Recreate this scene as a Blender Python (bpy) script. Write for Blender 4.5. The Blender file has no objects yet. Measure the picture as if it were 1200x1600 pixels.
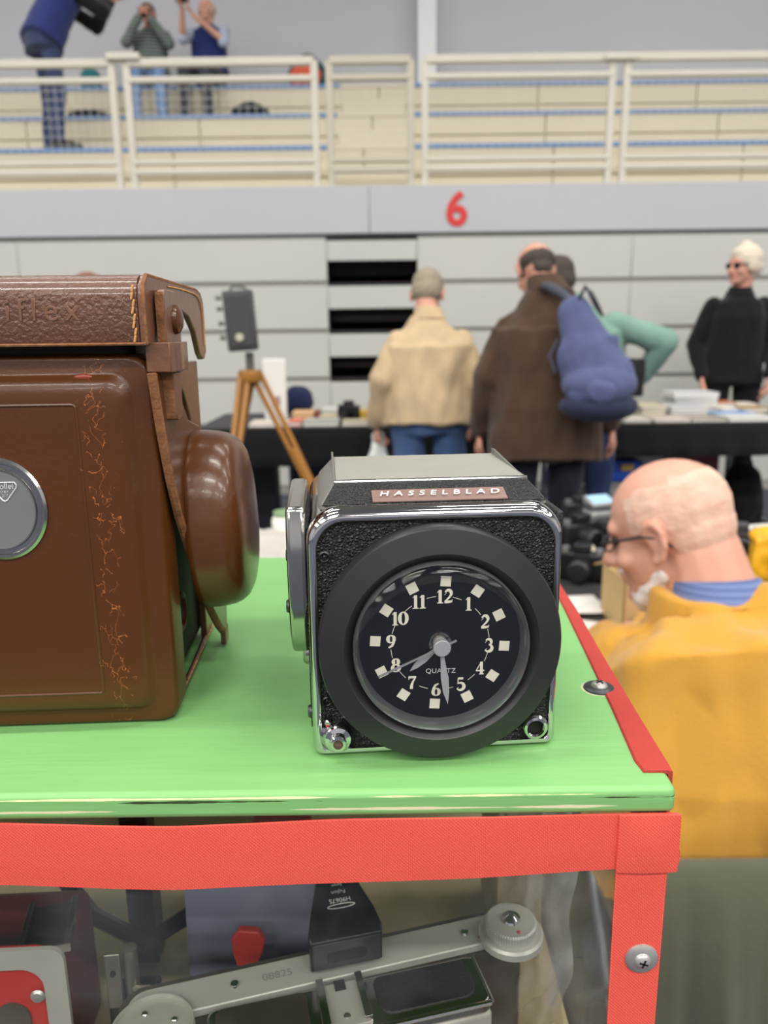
import bpy, bmesh, math, random
import numpy as np
from mathutils import Vector, Matrix, noise

# ------------------------------------------------------------------ scene, camera, world, light
S = bpy.context.scene
COL = S.collection
PI = math.pi
FPX = 1200.0                    # focal length in pixels of the 1200 x 1600 frame
PITCH, ROLL, EYE = math.radians(13.0), 0.012, 1.25
_r = np.array([1, 0, 0.]); _f = np.array([0, math.cos(PITCH), -math.sin(PITCH)]); _u = np.array([0, math.sin(PITCH), math.cos(PITCH)])
CU = _u * math.cos(ROLL) + _r * math.sin(ROLL); CR = _r * math.cos(ROLL) - _u * math.sin(ROLL); CP = np.array([0, 0, EYE])

def ray(x, y): return _f + (x - 600) / FPX * CR + (800 - y) / FPX * CU
def PY(x, y, Y):                # the point of the photograph's pixel at distance Y
    d = ray(x, y); return CP + d * Y / d[1]
def PZ(x, y, z):                # ... at height z
    d = ray(x, y); return CP + d * (z - EYE) / d[2]

cam = bpy.data.cameras.new('camera'); camo = bpy.data.objects.new('camera', cam); COL.objects.link(camo)
cam.sensor_fit = 'VERTICAL'; cam.sensor_height = 7.0; cam.lens = 5.25; cam.clip_start = 0.01; cam.clip_end = 200
M = Matrix.Identity(4)
for i in range(3): M[i][0] = CR[i]; M[i][1] = CU[i]; M[i][2] = -_f[i]; M[i][3] = CP[i]
camo.matrix_world = M
cam.dof.use_dof = True; cam.dof.focus_distance = 0.262; cam.dof.aperture_fstop = 2.7
S.camera = camo
S.view_settings.view_transform = 'Standard'; S.view_settings.look = 'None'
S.view_settings.gamma = 1.0; S.view_settings.use_curve_mapping = False
S.view_settings.exposure = 0.0
W = bpy.data.worlds.new('world'); S.world = W; W.use_nodes = True
W.node_tree.nodes['Background'].inputs[0].default_value = (0.93, 0.96, 1.0, 1)
W.node_tree.nodes['Background'].inputs[1].default_value = 0.42

# the hall's ceiling strip lamps: rows of area lamps
LAMP_Z = 7.2
LAMPS = [(x, y) for y in (-9.0, -4.5, 0.0, 3.6) for x in (-10.5, -6.3, -2.1, 2.1, 6.3, 10.5)]
for i, (x, y) in enumerate(LAMPS):
    l = bpy.data.lights.new('strip_lamp', 'AREA'); l.shape = 'RECTANGLE'; l.size = 2.6; l.size_y = 0.34
    l.energy = {-9.0: 230, -4.5: 225, 0.0: 130, 3.6: 70}[y]; l.color = (1.0, 0.965, 0.91)
    o = bpy.data.objects.new('strip_lamp_light', l); o.location = (x, y, LAMP_Z - 0.06); COL.objects.link(o)
# two upper-tier lamps washing the stand behind the railing
for x in (-3.5, 3.5):
    l = bpy.data.lights.new('tier_lamp', 'AREA'); l.shape = 'RECTANGLE'; l.size = 2.6; l.size_y = 0.34; l.energy = 52; l.color = (1.0, 0.965, 0.91)
    o = bpy.data.objects.new('tier_lamp_light', l); o.location = (x, 6.9, LAMP_Z - 0.06); COL.objects.link(o)

# ------------------------------------------------------------------ materials
def lin(c): return tuple(((v / 255) / 12.92 if v / 255 <= .04045 else (((v / 255) + .055) / 1.055) ** 2.4) for v in c) + (1,)
def mat(name, rgb, rough=.5, metal=0., spec=.5, var=None, bump=None, coat=0., sheen=0., clamp=None):
    """var=(scale, amount, second rgb, stretch)   bump=(kind, scale, strength, distance, stretch)"""
    m = bpy.data.materials.new(name); m.use_nodes = True; nt = m.node_tree; b = nt.nodes['Principled BSDF']
    b.inputs['Base Color'].default_value = lin(rgb); b.inputs['Roughness'].default_value = rough
    b.inputs['Metallic'].default_value = metal; b.inputs['Specular IOR Level'].default_value = spec
    b.inputs['Coat Weight'].default_value = coat; b.inputs['Coat Roughness'].default_value = .12
    b.inputs['Sheen Weight'].default_value = sheen
    tc = nt.nodes.new('ShaderNodeTexCoord')
    def mapped(stretch):
        mp = nt.nodes.new('ShaderNodeMapping'); mp.inputs['Scale'].default_value = stretch
        nt.links.new(tc.outputs['Object'], mp.inputs['Vector']); return mp.outputs['Vector']
    if var:
        sc, amt, c2 = var[:3]; st = var[3] if len(var) > 3 else (1, 1, 1)
        n = nt.nodes.new('ShaderNodeTexNoise'); n.inputs['Scale'].default_value = sc; n.inputs['Detail'].default_value = 4
        nt.links.new(mapped(st), n.inputs['Vector'])
        rp = nt.nodes.new('ShaderNodeMapRange'); rp.inputs[1].default_value = .5 - .25; rp.inputs[2].default_value = .5 + .25
        rp.inputs[4].default_value = amt
        nt.links.new(n.outputs['Fac'], rp.inputs[0])
        mx = nt.nodes.new('ShaderNodeMix'); mx.data_type = 'RGBA'; mx.inputs['A'].default_value = lin(rgb); mx.inputs['B'].default_value = lin(c2)
        nt.links.new(rp.outputs[0], mx.inputs['Factor']); nt.links.new(mx.outputs['Result'], b.inputs['Base Color'])
    if bump:
        kind, sc, stg, dist = bump[:4]; st = bump[4] if len(bump) > 4 else (1, 1, 1)
        v = mapped(st)
        if kind == 'noise':
            n = nt.nodes.new('ShaderNodeTexNoise'); n.inputs['Scale'].default_value = sc; n.inputs['Detail'].default_value = 3; out = n.outputs['Fac']
        elif kind == 'voronoi':
            n = nt.nodes.new('ShaderNodeTexVoronoi'); n.inputs['Scale'].default_value = sc; out = n.outputs['Distance']
        elif kind == 'cells':
            n = nt.nodes.new('ShaderNodeTexVoronoi'); n.feature = 'DISTANCE_TO_EDGE'; n.inputs['Scale'].default_value = sc; out = n.outputs['Distance']
        elif kind == 'wave':
            n = nt.nodes.new('ShaderNodeTexWave'); n.bands_direction = 'DIAGONAL'; n.inputs['Scale'].default_value = sc; n.inputs['Distortion'].default_value = .6; out = n.outputs['Fac']
        elif kind == 'weave':      # crossed threads: one wave along x, one along z, also darkening between the threads
            n = nt.nodes.new('ShaderNodeTexWave'); n.bands_direction = 'X'; n2 = nt.nodes.new('ShaderNodeTexWave'); n2.bands_direction = 'DIAGONAL'
            for q in (n, n2): q.inputs['Scale'].default_value = sc; q.inputs['Distortion'].default_value = .8; q.inputs['Detail Scale'].default_value = 3
            nt.links.new(v, n2.inputs['Vector']); ml = nt.nodes.new('ShaderNodeMath'); ml.operation = 'MULTIPLY'
            nt.links.new(n.outputs['Fac'], ml.inputs[0]); nt.links.new(n2.outputs['Fac'], ml.inputs[1]); out = ml.outputs[0]
            if b.inputs['Base Color'].links:
                dk = nt.nodes.new('ShaderNodeMix'); dk.data_type = 'RGBA'; dk.blend_type = 'MULTIPLY'; rr = nt.nodes.new('ShaderNodeMapRange'); rr.inputs[1].default_value = .0; rr.inputs[2].default_value = .35; rr.inputs[3].default_value = .55; rr.inputs[4].default_value = 0.
                nt.links.new(out, rr.inputs[0]); nt.links.new(rr.outputs[0], dk.inputs['Factor']); nt.links.new(b.inputs['Base Color'].links[0].from_socket, dk.inputs['A']); dk.inputs['B'].default_value = (.72, .42, .42, 1); nt.links.new(dk.outputs['Result'], b.inputs['Base Color'])
        nt.links.new(v, n.inputs['Vector'])
        bp = nt.nodes.new('ShaderNodeBump'); bp.inputs['Strength'].default_value = stg; bp.inputs['Distance'].default_value = dist
        nt.links.new(out, bp.inputs['Height']); nt.links.new(bp.outputs['Normal'], b.inputs['Normal'])
    return m

def clear_mat(name, tint=(235, 238, 236), rough=.03, refl=1.0, haze=0.0):
    """thin clear plastic: transparent, with a fresnel gloss and a little dusty haze"""
    m = bpy.data.materials.new(name); m.use_nodes = True; nt = m.node_tree; nt.nodes.remove(nt.nodes['Principled BSDF'])
    out = nt.nodes['Material Output']
    t = nt.nodes.new('ShaderNodeBsdfTransparent'); t.inputs[0].default_value = lin(tint)
    g = nt.nodes.new('ShaderNodeBsdfGlossy'); g.inputs['Roughness'].default_value = rough
    fr = nt.nodes.new('ShaderNodeFresnel'); geo = nt.nodes.new('ShaderNodeNewGeometry'); io = nt.nodes.new('ShaderNodeMapRange'); io.inputs[3].default_value = 1.45; io.inputs[4].default_value = 1 / 1.45
    nt.links.new(geo.outputs['Backfacing'], io.inputs[0]); nt.links.new(io.outputs[0], fr.inputs[0])
    mul = nt.nodes.new('ShaderNodeMath'); mul.operation = 'MULTIPLY'; mul.inputs[1].default_value = refl
    nt.links.new(fr.outputs[0], mul.inputs[0])
    mx = nt.nodes.new('ShaderNodeMixShader'); nt.links.new(mul.outputs[0], mx.inputs[0]); nt.links.new(t.outputs[0], mx.inputs[1]); nt.links.new(g.outputs[0], mx.inputs[2])
    last = mx.outputs[0]
    if haze:
        d = nt.nodes.new('ShaderNodeBsdfDiffuse'); d.inputs[0].default_value = lin((200, 200, 200))
        tc = nt.nodes.new('ShaderNodeTexCoord'); n = nt.nodes.new('ShaderNodeTexNoise'); n.inputs['Scale'].default_value = 30; n.inputs['Detail'].default_value = 6
        nt.links.new(tc.outputs['Object'], n.inputs['Vector'])
        rp = nt.nodes.new('ShaderNodeMapRange'); rp.inputs[1].default_value = .4 if haze < .3 else .2; rp.inputs[2].default_value = .8; rp.inputs[4].default_value = haze
        nt.links.new(n.outputs['Fac'], rp.inputs[0])
        m2 = nt.nodes.new('ShaderNodeMixShader'); nt.links.new(rp.outputs[0], m2.inputs[0]); nt.links.new(last, m2.inputs[1]); nt.links.new(d.outputs[0], m2.inputs[2]); last = m2.outputs[0]
    nt.links.new(last, out.inputs[0]); return m

# ------------------------------------------------------------------ mesh helpers
def nrm(v):
    v = np.array(v, float); l = np.linalg.norm(v); return v / l if l else v
class MB:
    def __init__(s): s.v = []; s.f = []
    def add(s, vs, fs):
        k = len(s.v); s.v += [tuple(map(float, p)) for p in vs]; s.f += [tuple(i + k for i in f) for f in fs]; return s
    def box(s, c, d, R=None):
        c = np.array(c, float); h = np.array(d, float) / 2
        vs = [np.array([sx * h[0], sy * h[1], sz * h[2]]) for sx in (-1, 1) for sy in (-1, 1) for sz in (-1, 1)]
        if R is not None: vs = [np.array(R) @ p for p in vs]
        return s.add([c + p for p in vs], [(0, 1, 3, 2), (4, 6, 7, 5), (0, 4, 5, 1), (2, 3, 7, 6), (0, 2, 6, 4), (1, 5, 7, 3)])
    def bb(s, a, b): a = np.array(a, float); b = np.array(b, float); return s.box((a + b) / 2, abs(b - a))
    def loft(s, rings, caps=True, closed=False):
        n = len(rings[0]); vs = [p for r in rings for p in r]; fs = []
        m = len(rings)
        for i in range(m if closed else m - 1):
            a, b = i * n, ((i + 1) % m) * n
            for j in range(n): k = (j + 1) % n; fs.append((a + j, a + k, b + k, b + j))
        if caps and not closed: fs.append(tuple(range(n - 1, -1, -1))); fs.append(tuple(range((m - 1) * n, m * n)))
        return s.add(vs, fs)
    def prism(s, poly, axis, a, b):
        def P(p, t): return {'x': (t, p[0], p[1]), 'y': (p[0], t, p[1]), 'z': (p[0], p[1], t)}[axis]
        return s.loft([[P(p, a) for p in poly], [P(p, b) for p in poly]])
    def tube(s, pts, r, n=8, closed=False):
        pts = [np.array(p, float) for p in pts]; m = len(pts)
        rs = [r] * m if np.isscalar(r) else list(r)
        rings = []; up = None
        for i in range(m):
            t = nrm(pts[(i + 1) % m] - pts[i - 1]) if closed else nrm(pts[min(i + 1, m - 1)] - pts[max(i - 1, 0)])
            if up is None: up = np.cross(t, (0, 0, 1) if abs(t[2]) < .9 else (1, 0, 0))
            up = nrm(up - t * (up @ t)); w = np.cross(t, up)
            rings.append([pts[i] + rs[i] * (math.cos(a) * up + math.sin(a) * w) for a in np.arange(n) * 2 * PI / n])
        return s.loft(rings, True, closed)
    def lathe(s, prof, o, ax, n=48, a0=0, closed=False):
        o = np.array(o, float); ax = nrm(ax); u = nrm(np.cross(ax, (0, 0, 1) if abs(ax[2]) < .9 else (1, 0, 0))); w = np.cross(ax, u)
        return s.loft([[o + ax * h + r * (math.cos(a) * u + math.sin(a) * w) for a in a0 + np.arange(n) * 2 * PI / n] for r, h in prof], not closed, closed)
    def ell(s, c, rad, R=None, nu=16, nv=10):
        c = np.array(c, float); rad = np.array(rad, float); R = np.eye(3) if R is None else np.array(R)
        vs = [c + R @ np.array([0, 0, -rad[2]])]
        for i in range(1, nv):
            t = -PI / 2 + PI * i / nv
            for j in range(nu):
                a = 2 * PI * j / nu; vs.append(c + R @ (rad * np.array([math.cos(t) * math.cos(a), math.cos(t) * math.sin(a), math.sin(t)])))
        vs.append(c + R @ np.array([0, 0, rad[2]])); fs = []
        for j in range(nu):
            k = (j + 1) % nu; fs.append((0, 1 + k, 1 + j)); e = len(vs) - 1; b = 1 + (nv - 2) * nu; fs.append((e, b + j, b + k))
            for i in range(nv - 2): a = 1 + i * nu; fs.append((a + j, a + k, a + nu + k, a + nu + j))
        return s.add(vs, fs)
    def cap(s, p0, p1, r0, r1, flat=None, fl=1.0, n=14):
        """a tapered limb with round ends; flat=(vector) squeezes it along that vector by fl"""
        p0 = np.array(p0, float); p1 = np.array(p1, float); t = nrm(p1 - p0)
        a = np.cross(t, (0, 0, 1) if abs(t[2]) < .9 else (1, 0, 0)) if flat is None else np.array(flat, float)
        a = nrm(a - t * (a @ t)); b = np.cross(t, a); rings = []
        st = [(p0, r0, th) for th in (-85, -60, -35, -12)] + [(p0, r0, 0), (p1, r1, 0)] + [(p1, r1, th) for th in (12, 35, 60, 85)]
        for p, r, th in st:
            th = math.radians(th)
            q = p + t * r * math.sin(th); rr = r * math.cos(th)
            rings.append([q + rr * (math.cos(x) * a * fl + math.sin(x) * b) for x in np.arange(n) * 2 * PI / n])
        return s.loft(rings)
    def mesh(s, name):
        me = bpy.data.meshes.new(name); me.from_pydata(s.v, [], s.f)
        bm = bmesh.new(); bm.from_mesh(me); bmesh.ops.recalc_face_normals(bm, faces=bm.faces); bm.to_mesh(me); bm.free(); return me
    def build(s, name, m, parent=None, smooth=False, bevel=0, seg=2, ang=40, label=None):
        me = s.mesh(name); return link(name, me, m, parent, smooth, bevel, seg, ang, label)
def link(name, me, m, parent=None, smooth=False, bevel=0, seg=2, ang=40, label=None):
    for mm in (m if isinstance(m, (list, tuple)) else [m]):
        if mm: me.materials.append(mm)
    o = bpy.data.objects.new(name, me); COL.objects.link(o)
    if parent: o.parent = parent
    if smooth:
        me.shade_smooth()
        if ang < 180: me.set_sharp_from_angle(angle=math.radians(ang))
    if bevel:
        b = o.modifiers.new('bevel', 'BEVEL'); b.width = bevel; b.segments = seg; b.limit_method = 'ANGLE'; b.angle_limit = math.radians(35)
        if not smooth: me.shade_smooth(); me.set_sharp_from_angle(angle=math.radians(50)); b.harden_normals = False
    if label: o['label'] = label
    return o
def thing(name, label, cat, loc=(0, 0, 0), rz=0., group=None):
    o = bpy.data.objects.new(name, None); COL.objects.link(o); o.location = tuple(float(v) for v in loc); o.rotation_euler = (0, 0, rz)
    o.empty_display_size = .05; o['label'] = label; o['category'] = cat
    if group: o['group'] = group
    return o
def tag(o, label, cat, group=None):
    o['label'] = label; o['category'] = cat
    if group: o['group'] = group
    return o
def struct(o): o['kind'] = 'structure'; return o
def sroot(name, loc=(0, 0, 0)):
    o = bpy.data.objects.new(name, None); COL.objects.link(o); o.location = tuple(float(v) for v in loc); o['kind'] = 'structure'; return o
def rot(axis, a):
    return np.array(Matrix.Rotation(a, 3, axis))
def rrect(x0, x1, z0, z1, rt, rb, n=8):
    """rounded rectangle outline (x, z), top corners rt, bottom corners rb"""
    out = []
    for cx, cz, r, a0 in ((x1 - rb, z0 + rb, rb, -90), (x1 - rt, z1 - rt, rt, 0), (x0 + rt, z1 - rt, rt, 90), (x0 + rb, z0 + rb, rb, 180)):
        for i in range(n + 1):
            a = math.radians(a0 + 90 * i / n); out.append((cx + r * math.cos(a), cz + r * math.sin(a)))
    return out
def text(body, size, mat_, parent, name, loc, rx=PI / 2, rz=0., ry=0., extrude=.0001, shear=0., space=1., bold=0., width=None, align='CENTER', mtx=None, bevel=0):
    c = bpy.data.curves.new(name, 'FONT'); c.body = body; c.size = size; c.extrude = extrude; c.shear = shear; c.space_character = space; c.offset = bold
    c.align_x = align; c.align_y = 'CENTER'; c.resolution_u = 4; c.bevel_depth = bevel
    t = bpy.data.objects.new(name, c); COL.objects.link(t)
    dg = bpy.context.evaluated_depsgraph_get(); me = bpy.data.meshes.new_from_object(t.evaluated_get(dg)); bpy.data.objects.remove(t)
    me.materials.clear()
    if width:
        xs = [v.co.x for v in me.vertices]; k = width / (max(xs) - min(xs)); me.transform(Matrix.Diagonal((k, k if width else 1, 1, 1)))
    if mtx is None: mtx = Matrix.Translation(loc) @ Matrix.Rotation(rz, 4, 'Z') @ Matrix.Rotation(rx, 4, 'X') @ Matrix.Rotation(ry, 4, 'Z')
    me.transform(mtx); me.name = name
    return link(name, me, mat_, parent)
def remeshed(mb, voxel, smooth=3, name='body'):
    me = mb.mesh(name); o = bpy.data.objects.new('tmp', me); COL.objects.link(o)
    r = o.modifiers.new('r', 'REMESH'); r.mode = 'VOXEL'; r.voxel_size = voxel; r.use_smooth_shade = True
    if smooth: s = o.modifiers.new('s', 'SMOOTH'); s.iterations = smooth; s.factor = .5
    dg = bpy.context.evaluated_depsgraph_get(); out = bpy.data.meshes.new_from_object(o.evaluated_get(dg)); bpy.data.objects.remove(o); bpy.data.meshes.remove(me)
    out.name = name; out.materials.clear(); out.shade_smooth(); return out
def wrinkle(me, amp, freq, stretch=(1, 1, 1), seed=0):
    n = len(me.vertices); co = np.empty(n * 3); me.vertices.foreach_get('co', co); co = co.reshape(-1, 3)
    nm = np.empty(n * 3); me.vertices.foreach_get('normal', nm); nm = nm.reshape(-1, 3)
    q = co * np.array(stretch) * freq + seed
    d = np.maximum(np.array([noise.fractal(Vector(p), 1.0, 2.0, 2) for p in q]), -.35)
    co += nm * (amp * d)[:, None]; me.vertices.foreach_set('co', co.ravel()); me.update(); return me
# ------------------------------------------------------------------ the hall (setting)
m_wallgrey = mat('grey_hall_wall', (196, 197, 203), .8, var=(.6, .25, (184, 186, 194)))
m_panel = mat('bleacher_panel', (200, 199, 191), .55, var=(1.2, .5, (188, 191, 191)))
m_fascia = mat('fascia_paint', (190, 191, 195), .55, var=(.8, .4, (182, 184, 189)))
m_dark = mat('dark_recess', (20, 18, 18), .9)
m_recess = mat('recess_step', (44, 36, 34), .7)
m_gap = mat('joint_grey', (168, 166, 160), .8)
m_floor = mat('sports_floor', (58, 66, 84), .6, var=(2.0, .6, (48, 55, 70)))
m_ceil = mat('ceiling_paint', (190, 190, 188), .8)
m_cream = mat('cream_concrete', (214, 206, 184), .75, var=(3, .5, (204, 196, 174)))
m_blue = mat('blue_nosing', (112, 142, 190), .6)
m_rail = mat('cream_rail_paint', (216, 211, 196), .5, var=(4, .5, (200, 196, 182)))
m_railwire = mat('galvanised_wire', (205, 204, 198), .5)
m_white = mat('white_paint', (238, 239, 242), .5)
m_red6 = mat('red_sign_paint', (214, 52, 50), .5)

WY = 6.1
def zy(y, Y): return PY(600, y, Y)[2]
struct(MB().bb((-14, -14, -.1), (14, 11, 0)).build('floor', m_floor))
struct(MB().bb((-14, -14, 7.8), (14, 11, 7.9)).build('ceiling', m_ceil))
struct(MB().bb((-14.2, -14, 0), (-14, 11, 7.8)).build('wall_left', m_wallgrey))
struct(MB().bb((14, -14, 0), (14.2, 11, 7.8)).build('wall_right', m_wallgrey))
struct(MB().bb((-14, -14.2, 0), (14, -14, 7.8)).build('wall_rear', m_wallgrey))
UY = 9.9                                          # wall behind the upper tier
struct(MB().bb((-14, UY, 0), (14, UY + .2, 7.8)).build('wall_upper', m_wallgrey))

# ceiling lamp housings
m_house = mat('lamp_housing', (225, 225, 225), .4)
lp0 = None
for i, (x, y) in enumerate(LAMPS + [(-3.5, 6.9), (3.5, 6.9)]):
    if lp0 is None:
        mb = MB().bb((-1.36, -.22, .0), (1.36, .22, .09)); mb.tube([(-1.1, 0, .09), (-1.1, 0, .6)], .012); mb.tube([(1.1, 0, .09), (1.1, 0, .6)], .012)
        lp0 = mb.build('strip_lamp', m_house); o = lp0
    else:
        o = lp0.copy(); COL.objects.link(o)
    o.location = (x, y, LAMP_Z); tag(o, 'white strip lamp hung from the hall ceiling', 'ceiling lamp', 'ceiling strip lamps')

# closed bleacher front: panel rows with dark joints, black aisle recesses
wb = sroot('wall_front')
rows = [365, 440, 515, 590, 662]
zr = [zy(y, WY) for y in rows] + [.06]; zt = zy(290, WY)
ax0, ax1 = PY(512, 450, WY)[0], PY(652, 450, WY)[0]
for a, b in ((-9, ax0), (ax1, 9)): MB().bb((a, WY + .020, 0), (b, WY + .06, zt)).build('backing', m_gap, wb)
MB().bb((ax0, WY + .020, zr[0] - .02), (ax1, WY + .06, zt)).build('backing', m_gap, wb)
MB().bb((ax0 - .02, WY + .62, 0), (ax1 + .02, WY + .64, zt)).build('recess_back', m_dark, wb)
for a in (ax0 - .02, ax1): MB().bb((a, WY + .06, 0), (a + .02, WY + .62, zr[0])).build('recess_wall', m_dark, wb)
sx = [PY(p, 450, WY)[0] for p in (985,)]
cuts_l = [-9, -7.2, -5.0, -2.75, ax0]; cuts_r = [ax1, sx[0], sx[0] + 2.2, sx[0] + 4.4, 9]
def panel(x0, x1, z0, z1, m=m_panel, par=wb, y=WY, t=.019, name='panel', g=.0016):
    return MB().bb((x0 + g, y, z0), (x1 - g, y + t, z1)).build(name, m, par, bevel=.006)
for i in range(len(zr) - 1):
    zt_, zb_ = zr[i] - .030, zr[i + 1] + .008
    for c in (cuts_l, cuts_r):
        for a, b in zip(c[:-1], c[1:]): panel(a, b, zb_, zt_)
    zm = zb_ + (zt_ - zb_) * .47
    if i < 3:
        panel(ax0, ax1, zm, zt_, y=WY - .004)
        ym = WY + .05
        MB().bb((ax0 + .004, WY + .30, zm - .09), (ax1 - .004, WY + .34, zm + .05)).build('step_board', m_recess, wb)
        MB().bb((ax0 + .004, WY + .05, zb_ - .03), (ax1 - .004, WY + .60, zb_ - .01)).build('step_tread', m_recess, wb)
    else: panel(ax0, ax1, zb_, zt_)
MB().bb((ax0, WY - .006, zr[0] - .045), (ax1, WY + .02, zr[0] - .018)).build('top_slot', m_dark, wb)
fx = PY(577, 330, WY)[0]
for a, b in ((-9, fx - 5), (fx - 5, fx), (fx, fx + 4.9), (fx + 4.9, 9)): panel(a, b, zr[0], zt, m_fascia, y=WY - .02, t=.07, name='fascia_panel')
p6 = PY(713, 330, WY)
six = text('6', .33, m_red6, None, 'number_sign', (p6[0], WY - .026, p6[2]), bold=.009, extrude=.002)
tag(six, 'red painted number 6 on the pale fascia under the railing', 'number')
MB().bb((-9, WY - .02, 0), (9, WY + .03, .06)).build('kick_strip', m_gap, wb)

# upper tiers
DECK = zt
TY = [7.5, 8.3, 9.1]; TZ = [zy(y, t) for y, t in zip((226, 176, 131), TY)]
struct(MB().bb((-9, WY + .07, DECK - .2), (9, TY[0], DECK - .01)).build('floor_walkway', m_cream))
gx0, gx1 = PY(520, 200, 7.5)[0], PY(646, 200, 7.5)[0]
for i in range(3):
    zb = DECK if i == 0 else TZ[i - 1]
    y0 = TY[i]; y1 = TY[i + 1] if i < 2 else UY
    root = sroot('floor_tier')
    MB().bb((-9, y0 + .03, zb - .2), (9, y1 + .03, TZ[i] - .012)).build('core', m_cream, root)
    jx = PY((1165, 1122, 1085)[i], 200, y0)[0]; js = [-9] + [jx - 1.72 * k for k in range(6, -1, -1)] + [jx + 1.72 * k for k in range(1, 4)] + [9]
    for a, b in zip(js[:-1], js[1:]): MB().bb((a + .006, y0, zb + .01), (b - .006, y0 + .035, zb + (TZ[i] - zb) * .53)).build('riser_panel', m_cream, root, bevel=.006); MB().bb((a + .006, y0, zb + (TZ[i] - zb) * .56), (b - .006, y0 + .035, TZ[i] - .035)).build('riser_panel', m_cream, root, bevel=.006)
    for a, b in ((-9, gx0), (gx1, 9)): MB().bb((a, y0 - .012, TZ[i] - .035), (b, y0 + .06, TZ[i])).build('nosing', m_blue, root)
    MB().bb((gx0, y0 - .006, TZ[i] - .035), (gx1, y0 + .06, TZ[i])).build('aisle_nosing', m_cream, root)
    # half-height aisle step
    ah = (TZ[i] - zb) / 2
    MB().bb((gx0 + .03, y0 - .36, zb), (gx1 - .03, y0 + .0, zb + ah)).build('aisle_step', m_cream, root, bevel=.008)
# white column on the upper wall
c0 = PY(652, 60, UY - .1)[0]; c1 = PY(681, 60, UY - .1)[0]
struct(MB().bb((c0, UY - .22, TZ[2]), (c1, UY, 7.8)).build('trim_1', m_white, bevel=.01))

# railing: separate welded frames along the deck edge
RY = WY + .03
def rail(px0, px1, label, top_y=(92, 92), left_post=True, right_post=True, mats=m_rail):
    x0, x1 = PY(px0, 190, RY)[0], PY(px1, 190, RY)[0]
    zt_ = zy(94, RY) ; z2 = zy(121, RY); z3 = zy(250, RY); z4 = zy(265, RY); zb = DECK - .03
    o = thing('railing', label, 'railing', ((x0 + x1) / 2, RY, DECK)); L = (x1 - x0) / 2
    for s, f in ((-1, left_post), (1, right_post)):
        if f: MB().bb((s * L - .026, -.02, zb - DECK), (s * L + .026, .02, zt_ - DECK)).build('post', mats, o, bevel=.006)
    for n, z, t in (('top_rail', zt_, .027), ('mid_rail', z2, .02), ('lower_rail', z3, .018), ('bottom_rail', z4, .02)):
        MB().bb((-L, -.024, z - DECK - t), (L, .024, z - DECK + t)).build(n, mats, o, bevel=.006)
    w = MB()
    n = int(2 * L / .06)
    for k in range(1, n): x = -L + 2 * L * k / n; w.box((x, 0, (z2 + z3) / 2 - DECK), (.0028, .0028, z2 - z3))
    nz = int((z2 - z3) / .06)
    for k in range(1, nz): w.box((0, 0, z3 - DECK + (z2 - z3) * k / nz), (2 * L, .0028, .0028))
    wo = w.build('wire_mesh', m_railwire, o); wo['kind'] = 'stuff'
    return o
rail(-260, 181, 'cream railing frame in front of the standing photographer in a vest')
rail(204, 493, 'cream railing frame in front of the two seated people')
rail(516, 642, 'short cream railing gate across the aisle above the black recesses', mats=mat('gate_paint', (196, 190, 172), .5))
rail(664, 953, 'cream railing frame above the red number 6')
rail(976, 1420, 'cream railing frame at the end beyond the double capped posts')
def capplate(px, label):
    p = PY(px, 90, RY - .01); o = MB().box((0, 0, 0), (.24, .08, .05)).build('cap_plate', m_rail, bevel=.01); o.location = p; tag(o, label, 'cap plate')
capplate(193, 'cream cap plate joining railing posts below the striped sweater')
capplate(970, 'cream cap plate joining the railing posts right of the number 6')
# ------------------------------------------------------------------ people
m_skin = mat('skin', (214, 160, 138), .5, var=(9, .6, (196, 132, 112)))
m_skinp = mat('pink_skin', (216, 165, 142), .45, var=(7, .7, (205, 140, 120)), bump=('noise', 60, .15, .002))
m_eye = mat('eye', (40, 34, 32), .2)
m_lip = mat('lip', (176, 104, 96), .5)
m_shoe = mat('black_shoe', (30, 29, 30), .5)
def cloth(name, rgb, v2=None, rough=.9, bump=None):
    v2 = v2 or tuple(int(c * .84) for c in rgb)
    return mat(name, rgb, rough, spec=.2, var=(11, .6, v2), bump=bump or ('noise', 160, .25, .003), sheen=.15)

def hand_prims(mb, w, d, n, side, curl=.5, k=1.0, fist=0.):
    """palm and five fingers; w wrist, d towards the fingers, n palm normal, side=+1/-1 which side the thumb leaves"""
    w = np.array(w, float); d = nrm(d); n = nrm(np.array(n, float) - d * (d @ np.array(n, float))); s = np.cross(d, n) * side
    mb.cap(w - d * .01 * k, w + d * .075 * k, .026 * k, .036 * k, flat=n, fl=.48)
    for i, (off, L) in enumerate(((.027, .066), (.009, .074), (-.009, .070), (-.026, .054))):
        b = w + (d * .085 + s * off) * k; a1 = curl * (.7 + .08 * i) + fist; a2 = curl * 1.7 + fist * 1.3
        d1 = nrm(d * math.cos(a1) + n * math.sin(a1) + s * off * 3); d2 = nrm(d * math.cos(a2) + n * math.sin(a2))
        m1 = b + d1 * L * .52 * k; mb.cap(b - d * .01 * k, m1, .0102 * k, .0092 * k); mb.cap(m1, m1 + d2 * L * .5 * k, .009 * k, .0078 * k)
    tb = w + (d * .022 + s * .026) * k; t1 = nrm(d * .65 + s * .75 + n * .25); t2 = nrm(d * .9 + s * .2 + n * .45)
    tm = tb + t1 * .042 * k; mb.cap(tb, tm, .0135 * k, .0115 * k); mb.cap(tm, tm + t2 * .032 * k, .011 * k, .009 * k)

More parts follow.
